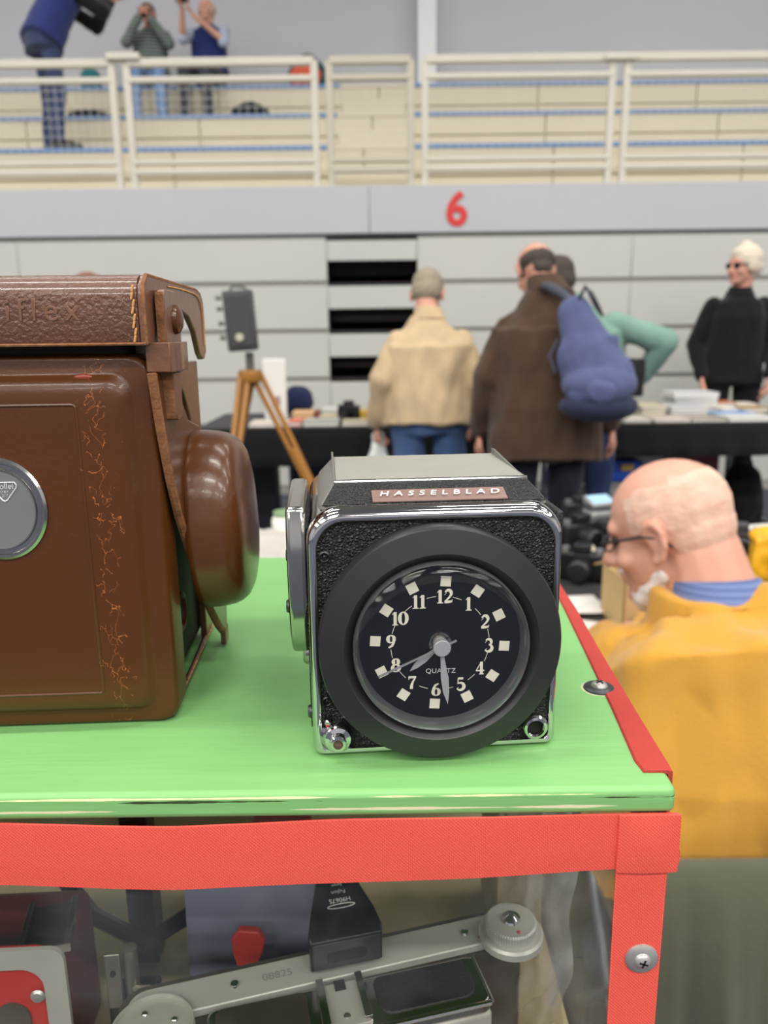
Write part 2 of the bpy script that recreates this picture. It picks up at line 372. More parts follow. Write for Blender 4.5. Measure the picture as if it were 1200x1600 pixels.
def headframe(c, hy, hp, hr=0.):
    R = Matrix.Rotation(hy, 3, 'Z') @ Matrix.Rotation(hp, 3, 'X') @ Matrix.Rotation(hr, 3, 'Y')
    return np.array(c, float), np.array(R)
def head_prims(mb, c, R, k=1.0):
    E = lambda p, r, n=18: mb.ell(c + R @ (np.array(p) * k), np.array(r) * k, R, n, 12)
    Cp = lambda a, b, ra, rb, n=10: mb.cap(c + R @ (np.array(a) * k), c + R @ (np.array(b) * k), ra * k, rb * k, n=n)
    E((0, -.012, .032), (.0765, .097, .084), 24); E((0, -.035, .0), (.068, .07, .07))
    E((0, .028, -.028), (.061, .064, .085), 20); E((0, .048, -.078), (.043, .04, .036)); Cp((-.040, .004, -.056), (0, .05, -.088), .020, .024); Cp((.040, .004, -.056), (0, .05, -.088), .020, .024)
    E((0, .070, .026), (.052, .022, .020)); E((-.036, .062, -.028), (.026, .024, .02)); E((.036, .062, -.028), (.026, .024, .02))
    Cp((0, .086, .012), (0, .110, -.028), .009, .0145); E((-.012, .099, -.032), (.0095, .012, .009)); E((.012, .099, -.032), (.0095, .012, .009))
    E((0, .087, -.057), (.024, .011, .007)); E((0, .086, -.067), (.021, .011, .007)); E((0, .083, -.092), (.022, .016, .014))
    for s in (-1, 1):
        # ear: rim, lobe and bowl
        rim = [(s * .078, .006, -.030), (s * .085, -.006, -.032), (s * .090, -.018, -.012), (s * .091, -.020, .010), (s * .088, -.010, .028), (s * .083, .006, .024), (s * .079, .012, .006)]
        for a, b in zip(rim[:-1], rim[1:]): Cp(a, b, .0062, .0062, 8)
        E((s * .078, -.004, -.002), (.008, .016, .026)); E((s * .081, .004, -.033), (.006, .008, .009))
def face_parts(body, c, R, k=1.0, lips=True):
    for s in (-1, 1):
        MB().ell(c + R @ (np.array((s * .031, .0775, .006)) * k), np.array((.0125, .0085, .0085)) * k, R, 12, 8).build('eye', m_eye, body, smooth=True, ang=180)
    if lips: MB().cap(c + R @ (np.array((-.02, .0935, -.062)) * k), c + R @ (np.array((.02, .0935, -.062)) * k), .0055 * k, .0055 * k).build('lips', m_lip, body, smooth=True, ang=180)
def hair_mesh(c, R, style, k=1.0, voxel=.006):
    mb = MB(); E = lambda p, r: mb.ell(c + R @ (np.array(p) * k), np.array(r) * k, R, 20, 12)
    if style == 'full': E((0, -.022, .044), (.084, .098, .086)); E((0, -.048, .0), (.079, .068, .075)); E((-.06, -.012, .012), (.02, .042, .04)); E((.06, -.012, .012), (.02, .042, .04))
    elif style == 'ring': E((0, -.036, .022), (.0825, .082, .056)); E((-.052, -.012, .008), (.028, .05, .034)); E((.052, -.012, .008), (.028, .05, .034)); E((0, -.07, -.02), (.05, .036, .04))
    elif style == 'puff': E((0, -.026, .048), (.098, .106, .094)); E((0, -.055, .0), (.09, .075, .085)); E((-.07, -.015, .012), (.026, .05, .055)); E((.07, -.015, .012), (.026, .05, .055)); E((.0, .03, .085), (.06, .05, .032)); E((0, -.02, .13), (.03, .04, .03))
    elif style == 'crop':   # close cropped fringe: a thin shell over the skull, open above the crown and in front
        E((0, -.012, .032), (.0782, .0988, .0857)); E((0, -.035, .0), (.0697, .0717, .0717)); E((0, -.04, -.03), (.058, .056, .06))
        me = remeshed(mb, voxel * .6, 1, 'hair'); bm = bmesh.new(); bm.from_mesh(me); kill = []
        for v in bm.verts:
            q = R.T @ (np.array(v.co) - c) / k; ns = noise.noise(Vector(q * 60)) * .006
            front = .040 + ns if q[2] > .012 else -.022 + ns
            if q[2] > .088 + ns * 1.5 - .35 * max(0, q[1]) or q[1] > front or q[2] < -.052 + ns: kill.append(v)
        bmesh.ops.delete(bm, geom=kill, context='VERTS'); bm.to_mesh(me); bm.free(); return me
    elif style == 'fuzz': E((0, -.034, .012), (.0795, .0825, .072)); E((-.053, .0, .012), (.0262, .058, .035)); E((.053, .0, .012), (.0262, .058, .035)); E((0, -.045, -.022), (.064, .056, .05))
    return remeshed(mb, voxel, 2, 'hair')

def stand(h=1.72, lean=0.0, foot=.1):
    """default standing joints, facing +y; height scales everything"""
    k = h / 1.72; a = math.sin(lean)
    J = dict(pelvis=(0, 0, .93), waist=(0, a * .2, 1.08), chest=(0, a * .4, 1.28), neck=(0, a * .56, 1.46), head=(0, a * .66 + .03, 1.59),
             shL=(-.185, a * .52, 1.40), shR=(.185, a * .52, 1.40), elL=(-.235, a * .4 - .03, 1.12), elR=(.235, a * .4 - .03, 1.12),
             wrL=(-.24, a * .4 + .06, .88), wrR=(.24, a * .4 + .06, .88), hipL=(-.09, 0, .90), hipR=(.09, 0, .90),
             knL=(-.105, .02, .49), knR=(.105, .02, .49), anL=(-foot, -.02, .08), anR=(foot, -.02, .08))
    J = {n: np.array(p) * k for n, p in J.items()}; J['k'] = k; return J

def person(label, loc, rz, J, hy=0., hp=0., hair=None, hairmat=None, top=None, legs=None, shoe=m_shoe, hands=None, hem=.80, width=1.0, collar=None,
           sleeve='full', voxel=.0075, wr=.012, skin=m_skin, loose=1.0, hips=1.0, topname='jacket', seed=0., sleeve_mat=None, neck_r=.062, lips=True, necklift=0., neckg=.02):
    """one continuous body; jacket, sleeves, trousers, shoes and hair are its children"""
    body_root = thing('person', label, 'person', loc, rz)
    k = J['k']; B = MB()
    c, R = headframe(J['head'], hy, hp)
    head_prims(B, c, R, k)
    nk = J['neck']; B.cap(nk - np.array((0, 0, .02)), c + R @ (np.array((0, -.025 - (neck_r - .062), -.05)) * k), neck_r * k, (neck_r - .008) * k)
    sh = (J['shL'] + J['shR']) / 2; side = nrm(J['shR'] - J['shL']); hs = nrm(J['hipR'] - J['hipL'])
    def ring(p, rx, ry, sd, up, n=20):
        fw = nrm(np.cross(up, sd)); e = 2.5; out = []
        for t in np.arange(n) * 2 * PI / n:
            ct, st_ = math.cos(t), math.sin(t); out.append(np.array(p) + sd * rx * abs(ct) ** (2 / e) * np.sign(ct) + fw * ry * abs(st_) ** (2 / e) * np.sign(st_))
        return out
    def torso(mb, g, z_hem=None):
        P = [J['pelvis'], J['waist'], J['chest'], sh, sh + (nk - sh) * .48, nk]
        ups = [nrm(P[min(i + 1, 5)] - P[max(i - 1, 0)]) for i in range(6)]; g = list(g[:4]) + [g[3] * .75] + list(g[4:]); P[-1] = nk + np.array((0, 0, necklift if z_hem is not None else 0))
        rx = [.158 * hips, .15 * hips, .160, .142, .082, .06]; ry = [.105 * hips, .105 * hips, .115, .092, .072, .055]
        sds = [hs, nrm(hs + side), side, side, side, side]
        rings = [ring(P[i], (rx[i] * width + g[i]) * k, (ry[i] + g[i]) * k, sds[i], ups[i]) for i in range(6)]
        if z_hem is not None: rings = [ring(z_hem, (rx[0] * width + g[0] * 1.15) * k, (ry[0] + g[0] * 1.15) * k, hs, ups[0])] + rings
        mb.loft(rings)
    torso(B, [-.012] * 4 + [0])
    for s in 'LR':
        B.cap(J['sh' + s] * np.array((.94, 1, 1)) - np.array((0, 0, .022)) * k, J['el' + s], .038 * k, .035 * k); B.cap(J['el' + s], J['wr' + s], .038 * k, .026 * k)
        B.cap(J['hip' + s], J['kn' + s], .078 * k, .054 * k); B.cap(J['kn' + s], J['an' + s], .052 * k, .036 * k)
        a = J['an' + s]; fd = J.get('fd' + s, np.array((-.02 if s == 'L' else .02, .17, 0.))) * k
        B.cap(a + np.array((0, 0, -.03 * k)), a + fd + np.array((0, 0, -.045 * k)), .036 * k, .032 * k)
        hd = (hands or {}).get(s, {}); w = J['wr' + s]; d = hd.get('d', w - J['el' + s]); sgn = 1 if s == 'L' else -1
        n = hd.get('n', side * sgn)
        thumb = hd.get('t', 1 if s == 'L' else -1); dn = nrm(d); nn = nrm(np.array(n, float) - dn * (dn @ np.array(n, float)))
        hand_prims(B, w + dn * .015 * k, d, n, thumb, hd.get('curl', .45), k, hd.get('fist', 0.))
    body = link('body', remeshed(B, voxel, 2), skin, body_root)
    face_parts(body, c, R, k, lips)
    if hair: hm = hair_mesh(c, R, hair, k, min(voxel, .006)); wrinkle(hm, .004 if hair != 'crop' else .0007, 60, seed=seed); link('hair', hm, hairmat, body)
    g = .030 * loose
    if top:
        T = MB(); zh = J['pelvis'] + np.array((0, 0, (hem - .93) * k)) if 'hem' not in J else J['hem']
        torso(T, [g + .016, g + .014, g + .008, g, neckg], zh)
        mats = [top]
        for s in 'LR':
            if sleeve == 'full' or sleeve == 'short':
                sm = T if not sleeve_mat else MB()
                sm.cap(J['sh' + s] * np.array((.97, 1, 1)) + np.array((0, 0, -.016 * k)), J['el' + s], (.056 + .3 * g) * k, (.054 + .3 * g) * k)
                if sleeve == 'full': d = nrm(J['wr' + s] - J['el' + s]); sm.cap(J['el' + s], J['wr' + s] - d * .015 * k, (.056 + .3 * g) * k, (.036 + .3 * g) * k)
                if sleeve_mat: link('sleeve', wrinkle(remeshed(sm, voxel, 2, 'sleeve'), wr, 9, seed=seed + 3), sleeve_mat, body)
        link(topname, wrinkle(remeshed(T, voxel, 3, topname), wr, 7, (1.3, 1.3, .55), seed), top, body)
        if collar:
            cm, ch, cr = collar; up = nrm(c + R @ np.array((0, -.02, -.06)) - nk + np.array((0, 0, .06)))
            rg = [ring(nk + up * t, r_, r_ * .95, side, up, 28) for t, r_ in ((-.03, (cr + .012) * k), (ch * .5, cr * k), (ch, (cr - .004) * k), (ch * 1.02, (cr - .010) * k), (ch * .5, (cr - .012) * k), (-.03, (cr - .004) * k))]
            MB().loft(rg, True).build('collar', cm, body, smooth=True)
    if legs:
        T = MB()
        rgs = [ring(J['pelvis'] + np.array((0, 0, z)) * k, (.15 * hips * width + e) * k, (.108 * hips + e) * k, hs, np.array((0, 0, 1.))) for z, e in ((-.09, .012), (-.03, .016), (.08, .006), (.10, .004))]
        if not J.get('sit'): T.loft(rgs)
        else: T.loft([ring(J['pelvis'] + np.array((0, 0, z)) * k, (.16 * hips + e) * k, (.115 * hips + e) * k, hs, np.array((0, 0, 1.))) for z, e in ((-.06, .004), (0, .014), (.1, .006))])
        for s in 'LR':
            T.cap(J['hip' + s], J['kn' + s], .092 * k, .070 * k); d = nrm(J['an' + s] - J['kn' + s]); T.cap(J['kn' + s], J['an' + s] - d * .01, .068 * k, .054 * k)
        link('trousers', wrinkle(remeshed(T, voxel, 3, 'trousers'), wr * .7, 9, (1.3, 1.3, .6), seed + 7), legs, body)
        for s in 'LR':
            a = J['an' + s]; fd = J.get('fd' + s, np.array((-.02 if s == 'L' else .02, .17, 0.))) * k; sm = MB()
            sm.cap(a + np.array((0, 0, -.03)) * k - fd * .15, a + fd + np.array((0, 0, -.04 * k)), .046 * k, .040 * k)
            sm.cap(a + np.array((0, 0, .0)), a + np.array((0, 0, -.03 * k)), .046 * k, .046 * k)
            me = remeshed(sm, voxel, 2, 'shoe')
            z0 = a[2] - .08 * k
            for v in me.vertices: v.co.z = max(v.co.z, z0 + .001)
            link('shoe', me, shoe, body)
    return body_root, body, (c, R)

# --- men at the far table
m_beige = cloth('beige_jacket_cloth', (206, 182, 146)); m_jean = cloth('jeans_denim', (78, 104, 148))
m_brown = cloth('brown_coat_cloth', (80, 61, 48)); m_navyt = cloth('dark_trouser_cloth', (34, 36, 46)); m_teal = cloth('teal_jacket_cloth', (130, 166, 152))
m_blk = cloth('black_shirt_cloth', (24, 24, 26)); m_greyhair = mat('grey_hair', (150, 140, 122), .8, bump=('noise', 90, .5, .01)); m_dkhair = mat('dark_hair', (70, 62, 54), .8, bump=('noise', 90, .5, .01))
m_whhair = mat('white_hair', (226, 214, 194), .8, bump=('noise', 60, .5, .01)); m_jeand = cloth('dark_blue_denim', (40, 54, 92))
J = stand(1.60, .12); J['head'] = np.array((0., .13, 1.435)); J['neck'] = np.array((0, .05, 1.335)); J['elL'] = np.array((-.225, -.03, 1.04)); J['elR'] = np.array((.225, -.03, 1.04))
J['shL'] = np.array((-.152, .03, 1.215)); J['shR'] = np.array((.152, .03, 1.215)); J['wrL'] = np.array((-.25, .06, .82)); J['wrR'] = np.array((.24, .14, .84)); J['hipL'][0] = -.1; J['hipR'][0] = .1
beige_loc = (.225, 3.75, 0)
person('stooping man in beige zip jacket and jeans seen from behind at the far table', beige_loc, 0, J, -.25, -.55, 'full', m_greyhair, m_beige, m_jean, hem=.875, width=1.12, loose=1.35, collar=(m_beige, .03, .075), wr=.020, seed=1., hands={'L': dict(curl=.8, fist=.5)})

J = stand(1.70, .10); J['head'] = np.array((-.03, .12, 1.525)); J['neck'] = np.array((0, .04, 1.42)); J['head'] = np.array((-.04, .15, 1.515)); J['shL'] = np.array((-.155, .05, 1.29)); J['shR'] = np.array((.16, -.01, 1.29))
J['elL'] = np.array((-.25, .03, 1.06)); J['wrL'] = np.array((-.27, .12, .82)); J['elR'] = np.array((.26, -.02, 1.06)); J['wrR'] = np.array((.30, .03, .85))
person('balding man in long brown coat carrying a blue rucksack on his back', (.72, 3.4, 0), 0, J, .25, -.50, 'ring', m_dkhair, m_brown, m_navyt, hem=.70, width=1.15, loose=1.6, wr=.024, collar=(m_brown, .05, .085), seed=5.)

J = stand(1.68, .1); J['head'] = np.array((-.13, .14, 1.50)); J['neck'] = np.array((-.07, .05, 1.39)); J['shL'] = np.array((-.20, .08, 1.28)); J['shR'] = np.array((.12, -.04, 1.30)); J['elR'] = np.array((.36, -.1, 1.20)); J['wrR'] = np.array((.27, -.02, 1.02))
person('person in teal jacket leaning behind the brown coat with one elbow out', (1.02, 3.92, 0), 0, J, .3, -.3, 'full', m_dkhair, m_teal, m_jeand, hem=.86, width=1.0, loose=1.3, seed=9., collar=(m_teal, .04, .08))

J = stand(1.80, 0.); J['shL'][2] -= .035; J['shR'][2] -= .035; J['shL'][0] += .03; J['shR'][0] -= .03; J['neck'][2] -= .02; J['elL'] = np.array((-.25, .05, 1.16)); J['wrL'] = np.array((-.20, .16, .95)); J['elR'] = np.array((.255, -.02, 1.16)); J['wrR'] = np.array((.22, .1, .94))
dealer, dbody, (hc, hR) = person('white haired man in black shirt and dark glasses behind the far table', (2.42, 5.38, 0), PI * .93, J, -.95, -.05, 'puff', m_whhair, m_blk, m_blk, hem=.86, width=.96, loose=.55, topname='shirt', seed=12., collar=(m_blk, .03, .07))
g = MB()
for s in (-1, 1): g.ell(hc + hR @ np.array((s * .033, .092, .008)), (.027, .007, .02), hR, 14, 8); g.tube([hc + hR @ np.array((s * .062, .08, .012)), hc + hR @ np.array((s * .083, -.005, .012))], .0035)
g.tube([hc + hR @ np.array((-.06, .092, .014)), hc + hR @ np.array((.06, .092, .014))], .0035)
g.build('glasses', m_dark, dbody, smooth=True)

J = stand(1.53); person('person far behind the brown leather case, only reddish hair showing', (-1.28, 3.5, 0), 0, J, 0, -.1, 'full', mat('auburn_hair', (128, 76, 58), .7), cloth('grey_jumper', (110, 108, 112)), m_navyt, seed=14., voxel=.012)

# --- people on the upper tier
m_vest = cloth('navy_vest_cloth', (44, 56, 116)); m_plaid = cloth('blue_plaid_cloth', (66, 78, 112), (46, 54, 84)); m_stripe = None
def stripes(name, a, b, sc):
    m = mat(name, a, .9); nt = m.node_tree; bs = nt.nodes['Principled BSDF']; tc = nt.nodes.new('ShaderNodeTexCoord')
    w = nt.nodes.new('ShaderNodeTexWave'); w.bands_direction = 'Z'; w.inputs['Scale'].default_value = sc; w.inputs['Distortion'].default_value = .4
    nt.links.new(tc.outputs['Object'], w.inputs['Vector']); mx = nt.nodes.new('ShaderNodeMix'); mx.data_type = 'RGBA'
    r = nt.nodes.new('ShaderNodeMath'); r.operation = 'GREATER_THAN'; r.inputs[1].default_value = .5; nt.links.new(w.outputs['Fac'], r.inputs[0])
    mx.inputs['A'].default_value = lin(a); mx.inputs['B'].default_value = lin(b); nt.links.new(r.outputs[0], mx.inputs['Factor']); nt.links.new(mx.outputs['Result'], bs.inputs['Base Color']); return m
m_stripe = stripes('striped_jersey', (132, 142, 136), (70, 76, 74), 9); m_ltjean = cloth('pale_denim', (136, 166, 212)); m_gtrous = cloth('grey_trousers', (74, 76, 86)); m_ltshirt = cloth('pale_blue_shirt', (186, 196, 218))
m_camblk = mat('camera_black', (26, 26, 28), .4)
def camera_thing(label, loc, R, L=.14, name='camera'):
    o = thing(name, label, 'camera', loc); R = np.array(R)
    MB().box((0, 0, 0), (.13, .05, .09), R).build('camera_body', m_camblk, o, bevel=.006); MB().box(R @ np.array((0, 0, .055)), (.05, .05, .03), R).build('finder_hump', m_camblk, o, bevel=.006)
    MB().lathe([(.0, .02), (.03, .02), (.032, .05), (.036, L), (.034, L), (.026, L - .01), (0, L - .012)], (0, 0, 0), R @ np.array((0, 1, 0)), 24).build('lens', m_camblk, o, smooth=True)
    return o
# standing photographer: faces right and along the rail
f0 = PY(88, 229, 7.72); f0[2] = TZ[0]
J = stand(1.74, .12, .17); J['hipL'][0] = -.11; J['hipR'][0] = .11; J['knL'][0] = -.15; J['knR'][0] = .15; J['pelvis'][1] = -.04; J['chest'] = np.array((.02, .14, 1.27)); J['waist'][1] = .04; J['neck'] = np.array((.03, .26, 1.43)); J['head'] = np.array((.04, .33, 1.55)); J['shR'] = np.array((.20, .22, 1.34)); J['shL'] = np.array((-.16, .24, 1.34)); J['elR'] = np.array((.30, .44, 1.18)); J['wrR'] = np.array((.12, .54, 1.40)); J['elL'] = np.array((-.12, .50, 1.20)); J['wrL'] = np.array((.02, .62, 1.40))
b_, bb_, _h = person('standing photographer in navy vest and plaid trousers behind the railing', f0, -PI * .30, J, 0, .05, 'full', m_greyhair, m_vest, m_plaid, hem=.90, width=1.25, hips=1.15, loose=1.2, sleeve_mat=m_blk, topname='vest', seed=20., voxel=.009, hands={'R': dict(d=(-.1, .9, .35), n=(-1, 0, .3), curl=.7), 'L': dict(d=(.3, .9, .3), n=(.3, 0, 1), curl=.7)})
zr_ = Matrix.Rotation(-PI * .30, 3, 'Z'); cp = np.array(f0) + np.array(zr_ @ Vector((.05, .52, 1.66)))
camera_thing('black camera with long lens held by the standing photographer', cp, zr_, .14).scale = (.8, .8, .8)
# two sitting on the top edge, feet one step down
def sitj(h, f, el, wr):
    J = stand(h); k = J['k']; sh = np.array((0, 0, 0.))
    drop = (J['pelvis'][2]) - .60 * 1
    zs = TZ[2] - TZ[1] + .115     # hip height above the feet
    d = zs - J['pelvis'][2]
    for n in ('pelvis', 'waist', 'chest', 'neck', 'head', 'shL', 'shR'): J[n] = J[n] + np.array((0, -.0, d))
    J['hipL'] = np.array((-.09, .0, zs - .01)); J['hipR'] = np.array((.09, 0, zs - .01)); J['knL'] = np.array((-.12, .40, zs + .02)); J['knR'] = np.array((.13, .40, zs + .02))
    J['anL'] = np.array((-.13, .40, .08)); J['anR'] = np.array((.14, .42, .08)); J['elL'], J['elR'] = (np.array(e) + np.array((0, 0, zs)) for e in el); J['wrL'], J['wrR'] = (np.array(e) + np.array((0, 0, zs)) for e in wr); J['sit'] = 1; J['hem'] = np.array((0, 0, zs + .06)); return J, zs
p1 = PY(243, 178, 9.26); p1[2] = TZ[1]
J, zs = sitj(1.62, 0, ((-.22, .18, .30), (.22, .18, .30)), ((-.05, .24, .52), (.07, .24, .52)))
person('seated person in striped jersey and pale jeans raising a camera', p1, PI * 1.04, J, .1, -.02, 'full', m_dkhair, m_stripe, m_ltjean, seed=25., voxel=.009, loose=.9, hands={'L': dict(d=(.5, .3, .8), n=(1, 0, 0), curl=.8), 'R': dict(d=(-.5, .3, .8), n=(-1, 0, 0), curl=.8)}, topname='jersey')
R1 = np.array(Matrix.Rotation(PI * 1.04, 3, 'Z')); camera_thing('small camera held up to the face of the striped jersey sitter', p1 + R1 @ np.array((.01, .21, zs + .585)), R1, .06)
p2 = PY(333, 178, 9.26); p2[2] = TZ[1]
J, zs = sitj(1.70, 0, ((-.24, .16, .30), (.20, .22, .34)), ((-.0, .33, .50), (.12, .36, .56)))
person('seated man in navy vest and pale blue shirt aiming a camera', p2, PI * .93, J, -.25, .05, 'ring', m_greyhair, m_vest, m_gtrous, sleeve='short', sleeve_mat=m_ltshirt, seed=30., voxel=.009, loose=.9, topname='vest', skin=m_skinp, hands={'L': dict(d=(.5, .4, .6), n=(0, .3, 1), curl=.7), 'R': dict(d=(0, .5, .8), n=(-1, 0, 0), curl=.7)})
R2 = np.array(Matrix.Rotation(PI * .93, 3, 'Z')) @ rot('Z', .35) @ rot('X', .3); camera_thing('dark camera raised by the seated man in the navy vest', p2 + np.array(Matrix.Rotation(PI * .93, 3, 'Z')) @ np.array((.10, .38, zs + .66)), R2, .16)

# bags up there
def soft_bag(name, label, loc, d, m, cat='bag', wr=.03, handle=True, seed=0):
    o = thing(name, label, cat, loc); mb = MB(); mb.ell((0, 0, d[2] * .42), (d[0] / 2, d[1] / 2, d[2] * .45), None, 20, 12); mb.box((0, 0, d[2] * .22), (d[0] * .8, d[1] * .75, d[2] * .4))
    me = wrinkle(remeshed(mb, max(d) / 40, 4, 'bag_body'), wr * max(d), 5 / max(d), seed=seed); mn = min(v.co.z for v in me.vertices)
    for v in me.vertices: v.co.z -= mn
    b = link('bag_body', me, m, o)
    if handle: MB().tube([(d[0] * .2 * math.cos(t), 0, d[2] * .80 + d[2] * .16 * math.sin(t)) for t in np.linspace(0, PI, 9)], .01).build('handle', m, o, smooth=True)
    return o
q = PY(391, 177, 8.75); q[2] = TZ[1]; soft_bag('bag', 'black bag beside the feet of the man in the navy vest', q, (.42, .3, .24), cloth('black_nylon', (40, 42, 50)), seed=1)
q = PY(140, 183, 8.7); q[2] = TZ[1]; soft_bag('bag', 'low black bag on the step behind the standing photographer', q, (.5, .3, .17), cloth('black_nylon', (36, 36, 40)), seed=2)
q = PY(143, 133, 9.35); q[2] = TZ[2]; soft_bag('bag', 'teal bag between the standing photographer and the striped jersey sitter', q, (.24, .2, .30), cloth('teal_nylon', (50, 120, 124)), seed=3)
q = PY(482, 133, 9.55); q[2] = TZ[2]; soft_bag('rucksack', 'dark green rucksack standing on the top step against the wall', q, (.46, .3, .46), cloth('green_nylon', (46, 84, 84)), seed=4)
q = PY(478, 133, 9.20); q[2] = TZ[2]; soft_bag('bag', 'orange red bag lying before the green rucksack', q, (.36, .2, .26), cloth('orange_nylon', (222, 104, 84)), seed=5, handle=False)
# ------------------------------------------------------------------ rucksack, carrier bag, shoulder bag
m_ruck = cloth('blue_rucksack_cloth', (92, 100, 138), (76, 84, 120)); m_ruckb = cloth('dark_rucksack_base', (48, 54, 78)); m_strap = mat('grey_strap_webbing', (70, 72, 84), .8)
rk = thing('rucksack', 'faded blue rucksack hanging on the back of the man in the brown coat', 'rucksack', (.865, 3.16, .905), -.2); rk.scale = (.80, .80, .84)
mb = MB(); mb.cap((-.12, .02, .50), (-.02, -.01, .28), .085, .15, flat=(0, 1, 0), fl=.62, n=18); mb.cap((-.05, -.01, .30), (.02, -.02, .18), .15, .178, flat=(0, 1, 0), fl=.62, n=18); mb.ell((.02, -.03, .17), (.19, .13, .11)); mb.box((-.02, .0, .25), (.24, .12, .3))
link('main_pack', wrinkle(remeshed(mb, .008, 8, 'main_pack'), .012, 9, (1, 1, .4), seed=3), m_ruck, rk)
mb = MB(); mb.ell((.02, -.02, .062), (.20, .14, .080)); mb.ell((.02, -.02, .035), (.16, .12, .05)); link('base_panel', remeshed(mb, .008, 3, 'base_panel'), m_ruckb, rk)
mb = MB(); mb.cap((.02, -.13, .14), (.1, -.11, .15), .07, .06, flat=(0, 1, 0), fl=.5); mb.cap((-.08, -.1, .14), (.02, -.13, .14), .06, .07, flat=(0, 1, 0), fl=.5); link('front_pocket', wrinkle(remeshed(mb, .008, 3, 'front_pocket'), .012, 9), m_ruck, rk)
MB().tube([(-.10, .02, .52), (-.17, .12, .59), (-.24, .17, .63), (-.27, .20, .64)], [.024, .026, .026, .022], 10).build('shoulder_strap', m_strap, rk, smooth=True)
MB().tube([(-.2, .0, .22), (-.23, .02, .3), (-.19, .03, .38)], .01, 8).build('lower_strap', m_strap, rk, smooth=True)
MB().tube([(-.10, .0, .56), (-.07, -.02, .62), (-.03, .0, .57)], .012, 8).build('grab_loop', m_strap, rk, smooth=True)
m_plastic = mat('white_carrier_plastic', (222, 228, 222), .4, bump=('noise', 25, .4, .02))
cb = thing('carrier_bag', 'white plastic carrier bag hanging from the left hand of the beige jacket man', 'bag', (beige_loc[0] - .25, beige_loc[1] + .08, .34))
mb = MB(); mb.loft([[(math.copysign(abs(math.cos(t)) ** .6, math.cos(t)) * w, math.sin(t) * d, z) for t in np.arange(20) * PI / 10] for z, w, d in ((0, .08, .05), (.02, .105, .06), (.12, .11, .06), (.25, .085, .045), (.33, .05, .03), (.38, .03, .02))])
link('bag_body', wrinkle(remeshed(mb, .008, 2, 'bag_body'), .016, 12), m_plastic, cb)
mb = MB(); mb.tube([(-.02, 0, .36), (-.025, 0, .42), (0, .0, .455), (.025, 0, .42), (.02, 0, .36)], .008, 8); mb.build('handle', m_plastic, cb, smooth=True)
m_bagblk = cloth('black_shoulder_bag', (44, 44, 46))
sb = thing('shoulder_bag', 'small black shoulder bag on a strap beside the teal jacket', 'bag', tuple(PY(984, 618, 3.85)))
mb = MB(); mb.box((0, 0, .09), (.12, .08, .18)); link('bag_body', wrinkle(remeshed(mb, .007, 6, 'bag_body'), .01, 12), m_bagblk, sb)
MB().tube([(-.05, .0, .17), (-.12, .02, .30), (-.17, .03, .42), (-.20, .08, .50)], .014, 8).build('shoulder_strap', m_bagblk, sb, smooth=True)

# ------------------------------------------------------------------ far tables
m_clothblk = cloth('black_table_cloth', (28, 28, 30)); m_steel = mat('grey_steel_tube', (150, 154, 160), .35, .6); m_wood = mat('table_board', (150, 130, 100), .6)
m_paperw = mat('white_paper', (232, 230, 224), .6); m_kraft = mat('kraft_board', (198, 168, 118), .75, var=(8, .4, (182, 150, 102)))
FT0, FT1, TH_ = 4.22, 5.06, .755
def cloth_table(name, label, x0, x1, y0, y1, z, drop, m, legs=((.12, .12),), clabel='', rag=.008, sides=True):
    t = thing(name, label, 'table', ((x0 + x1) / 2, (y0 + y1) / 2, 0)); L, D = (x1 - x0) / 2, (y1 - y0) / 2
    MB().bb((-L, -D, z - .03), (L, D, z - .004)).build('table_top', m_wood, t, bevel=.003)
    for sx_ in (-1, 1):
        for ix in (.14, .42):
            MB().tube([(sx_ * (L - ix), 0 if ix < .2 else D * .7, z - .03), (sx_ * (L - ix), 0 if ix < .2 else D * .7, .02)], .016, 10).build('leg', m_steel, t, smooth=True)
        MB().tube([(sx_ * (L - .14), -D * .8, .02), (sx_ * (L - .14), D * .8, .02)], .017, 10).build('foot_bar', m_steel, t, smooth=True)
    # cloth: top sheet and hanging skirt in one mesh
    mb = MB(); n = 70; e = .012
    per = []
    for i in range(n): per.append((-L - e + 2 * (L + e) * i / n, -D - e))
    for i in range(20): per.append((L + e, -D - e + 2 * (D + e) * i / 20))
    for i in range(n): per.append((L + e - 2 * (L + e) * i / n, D + e))
    for i in range(20): per.append((-L - e, D + e - 2 * (D + e) * i / 20))
    rings = [[(x * .999, y * .995, z + .0) for x, y in per], [(x, y, z - .006) for x, y in per]]
    for q in (.35, .7, 1.0):
        rings.append([(x + rag * q * math.sin(i * 1.1) * (1 if abs(abs(x) - L - e) < .001 else 0), y + rag * q * math.sin(i * .9) * (1 if abs(abs(y) - D - e) < .001 else 0), z - .006 - drop * q) for i, (x, y) in enumerate(per)])
    mb.loft(rings, False); mb.f.append(tuple(range(len(per))))
    c = mb.build('tablecloth', m, None, smooth=True, ang=60); c.location = t.location
    so = c.modifiers.new('thick', 'SOLIDIFY'); so.thickness = .002; so.offset = 1
    tag(c, clabel, 'tablecloth'); return t
cloth_table('folding_table', 'folding table with grey steel legs behind the wooden tripod', -1.02, .80, FT0, FT1, TH_, .205, m_clothblk, clabel='black cloth over the folding table behind the tripod and beige jacket man')
cloth_table('folding_table', 'folding table with steel legs in front of the man in the black shirt', .84, 2.66, FT0, FT1, TH_, .175, m_clothblk, clabel='black cloth over the folding table in front of the black shirt man')
ZT = TH_ + .004
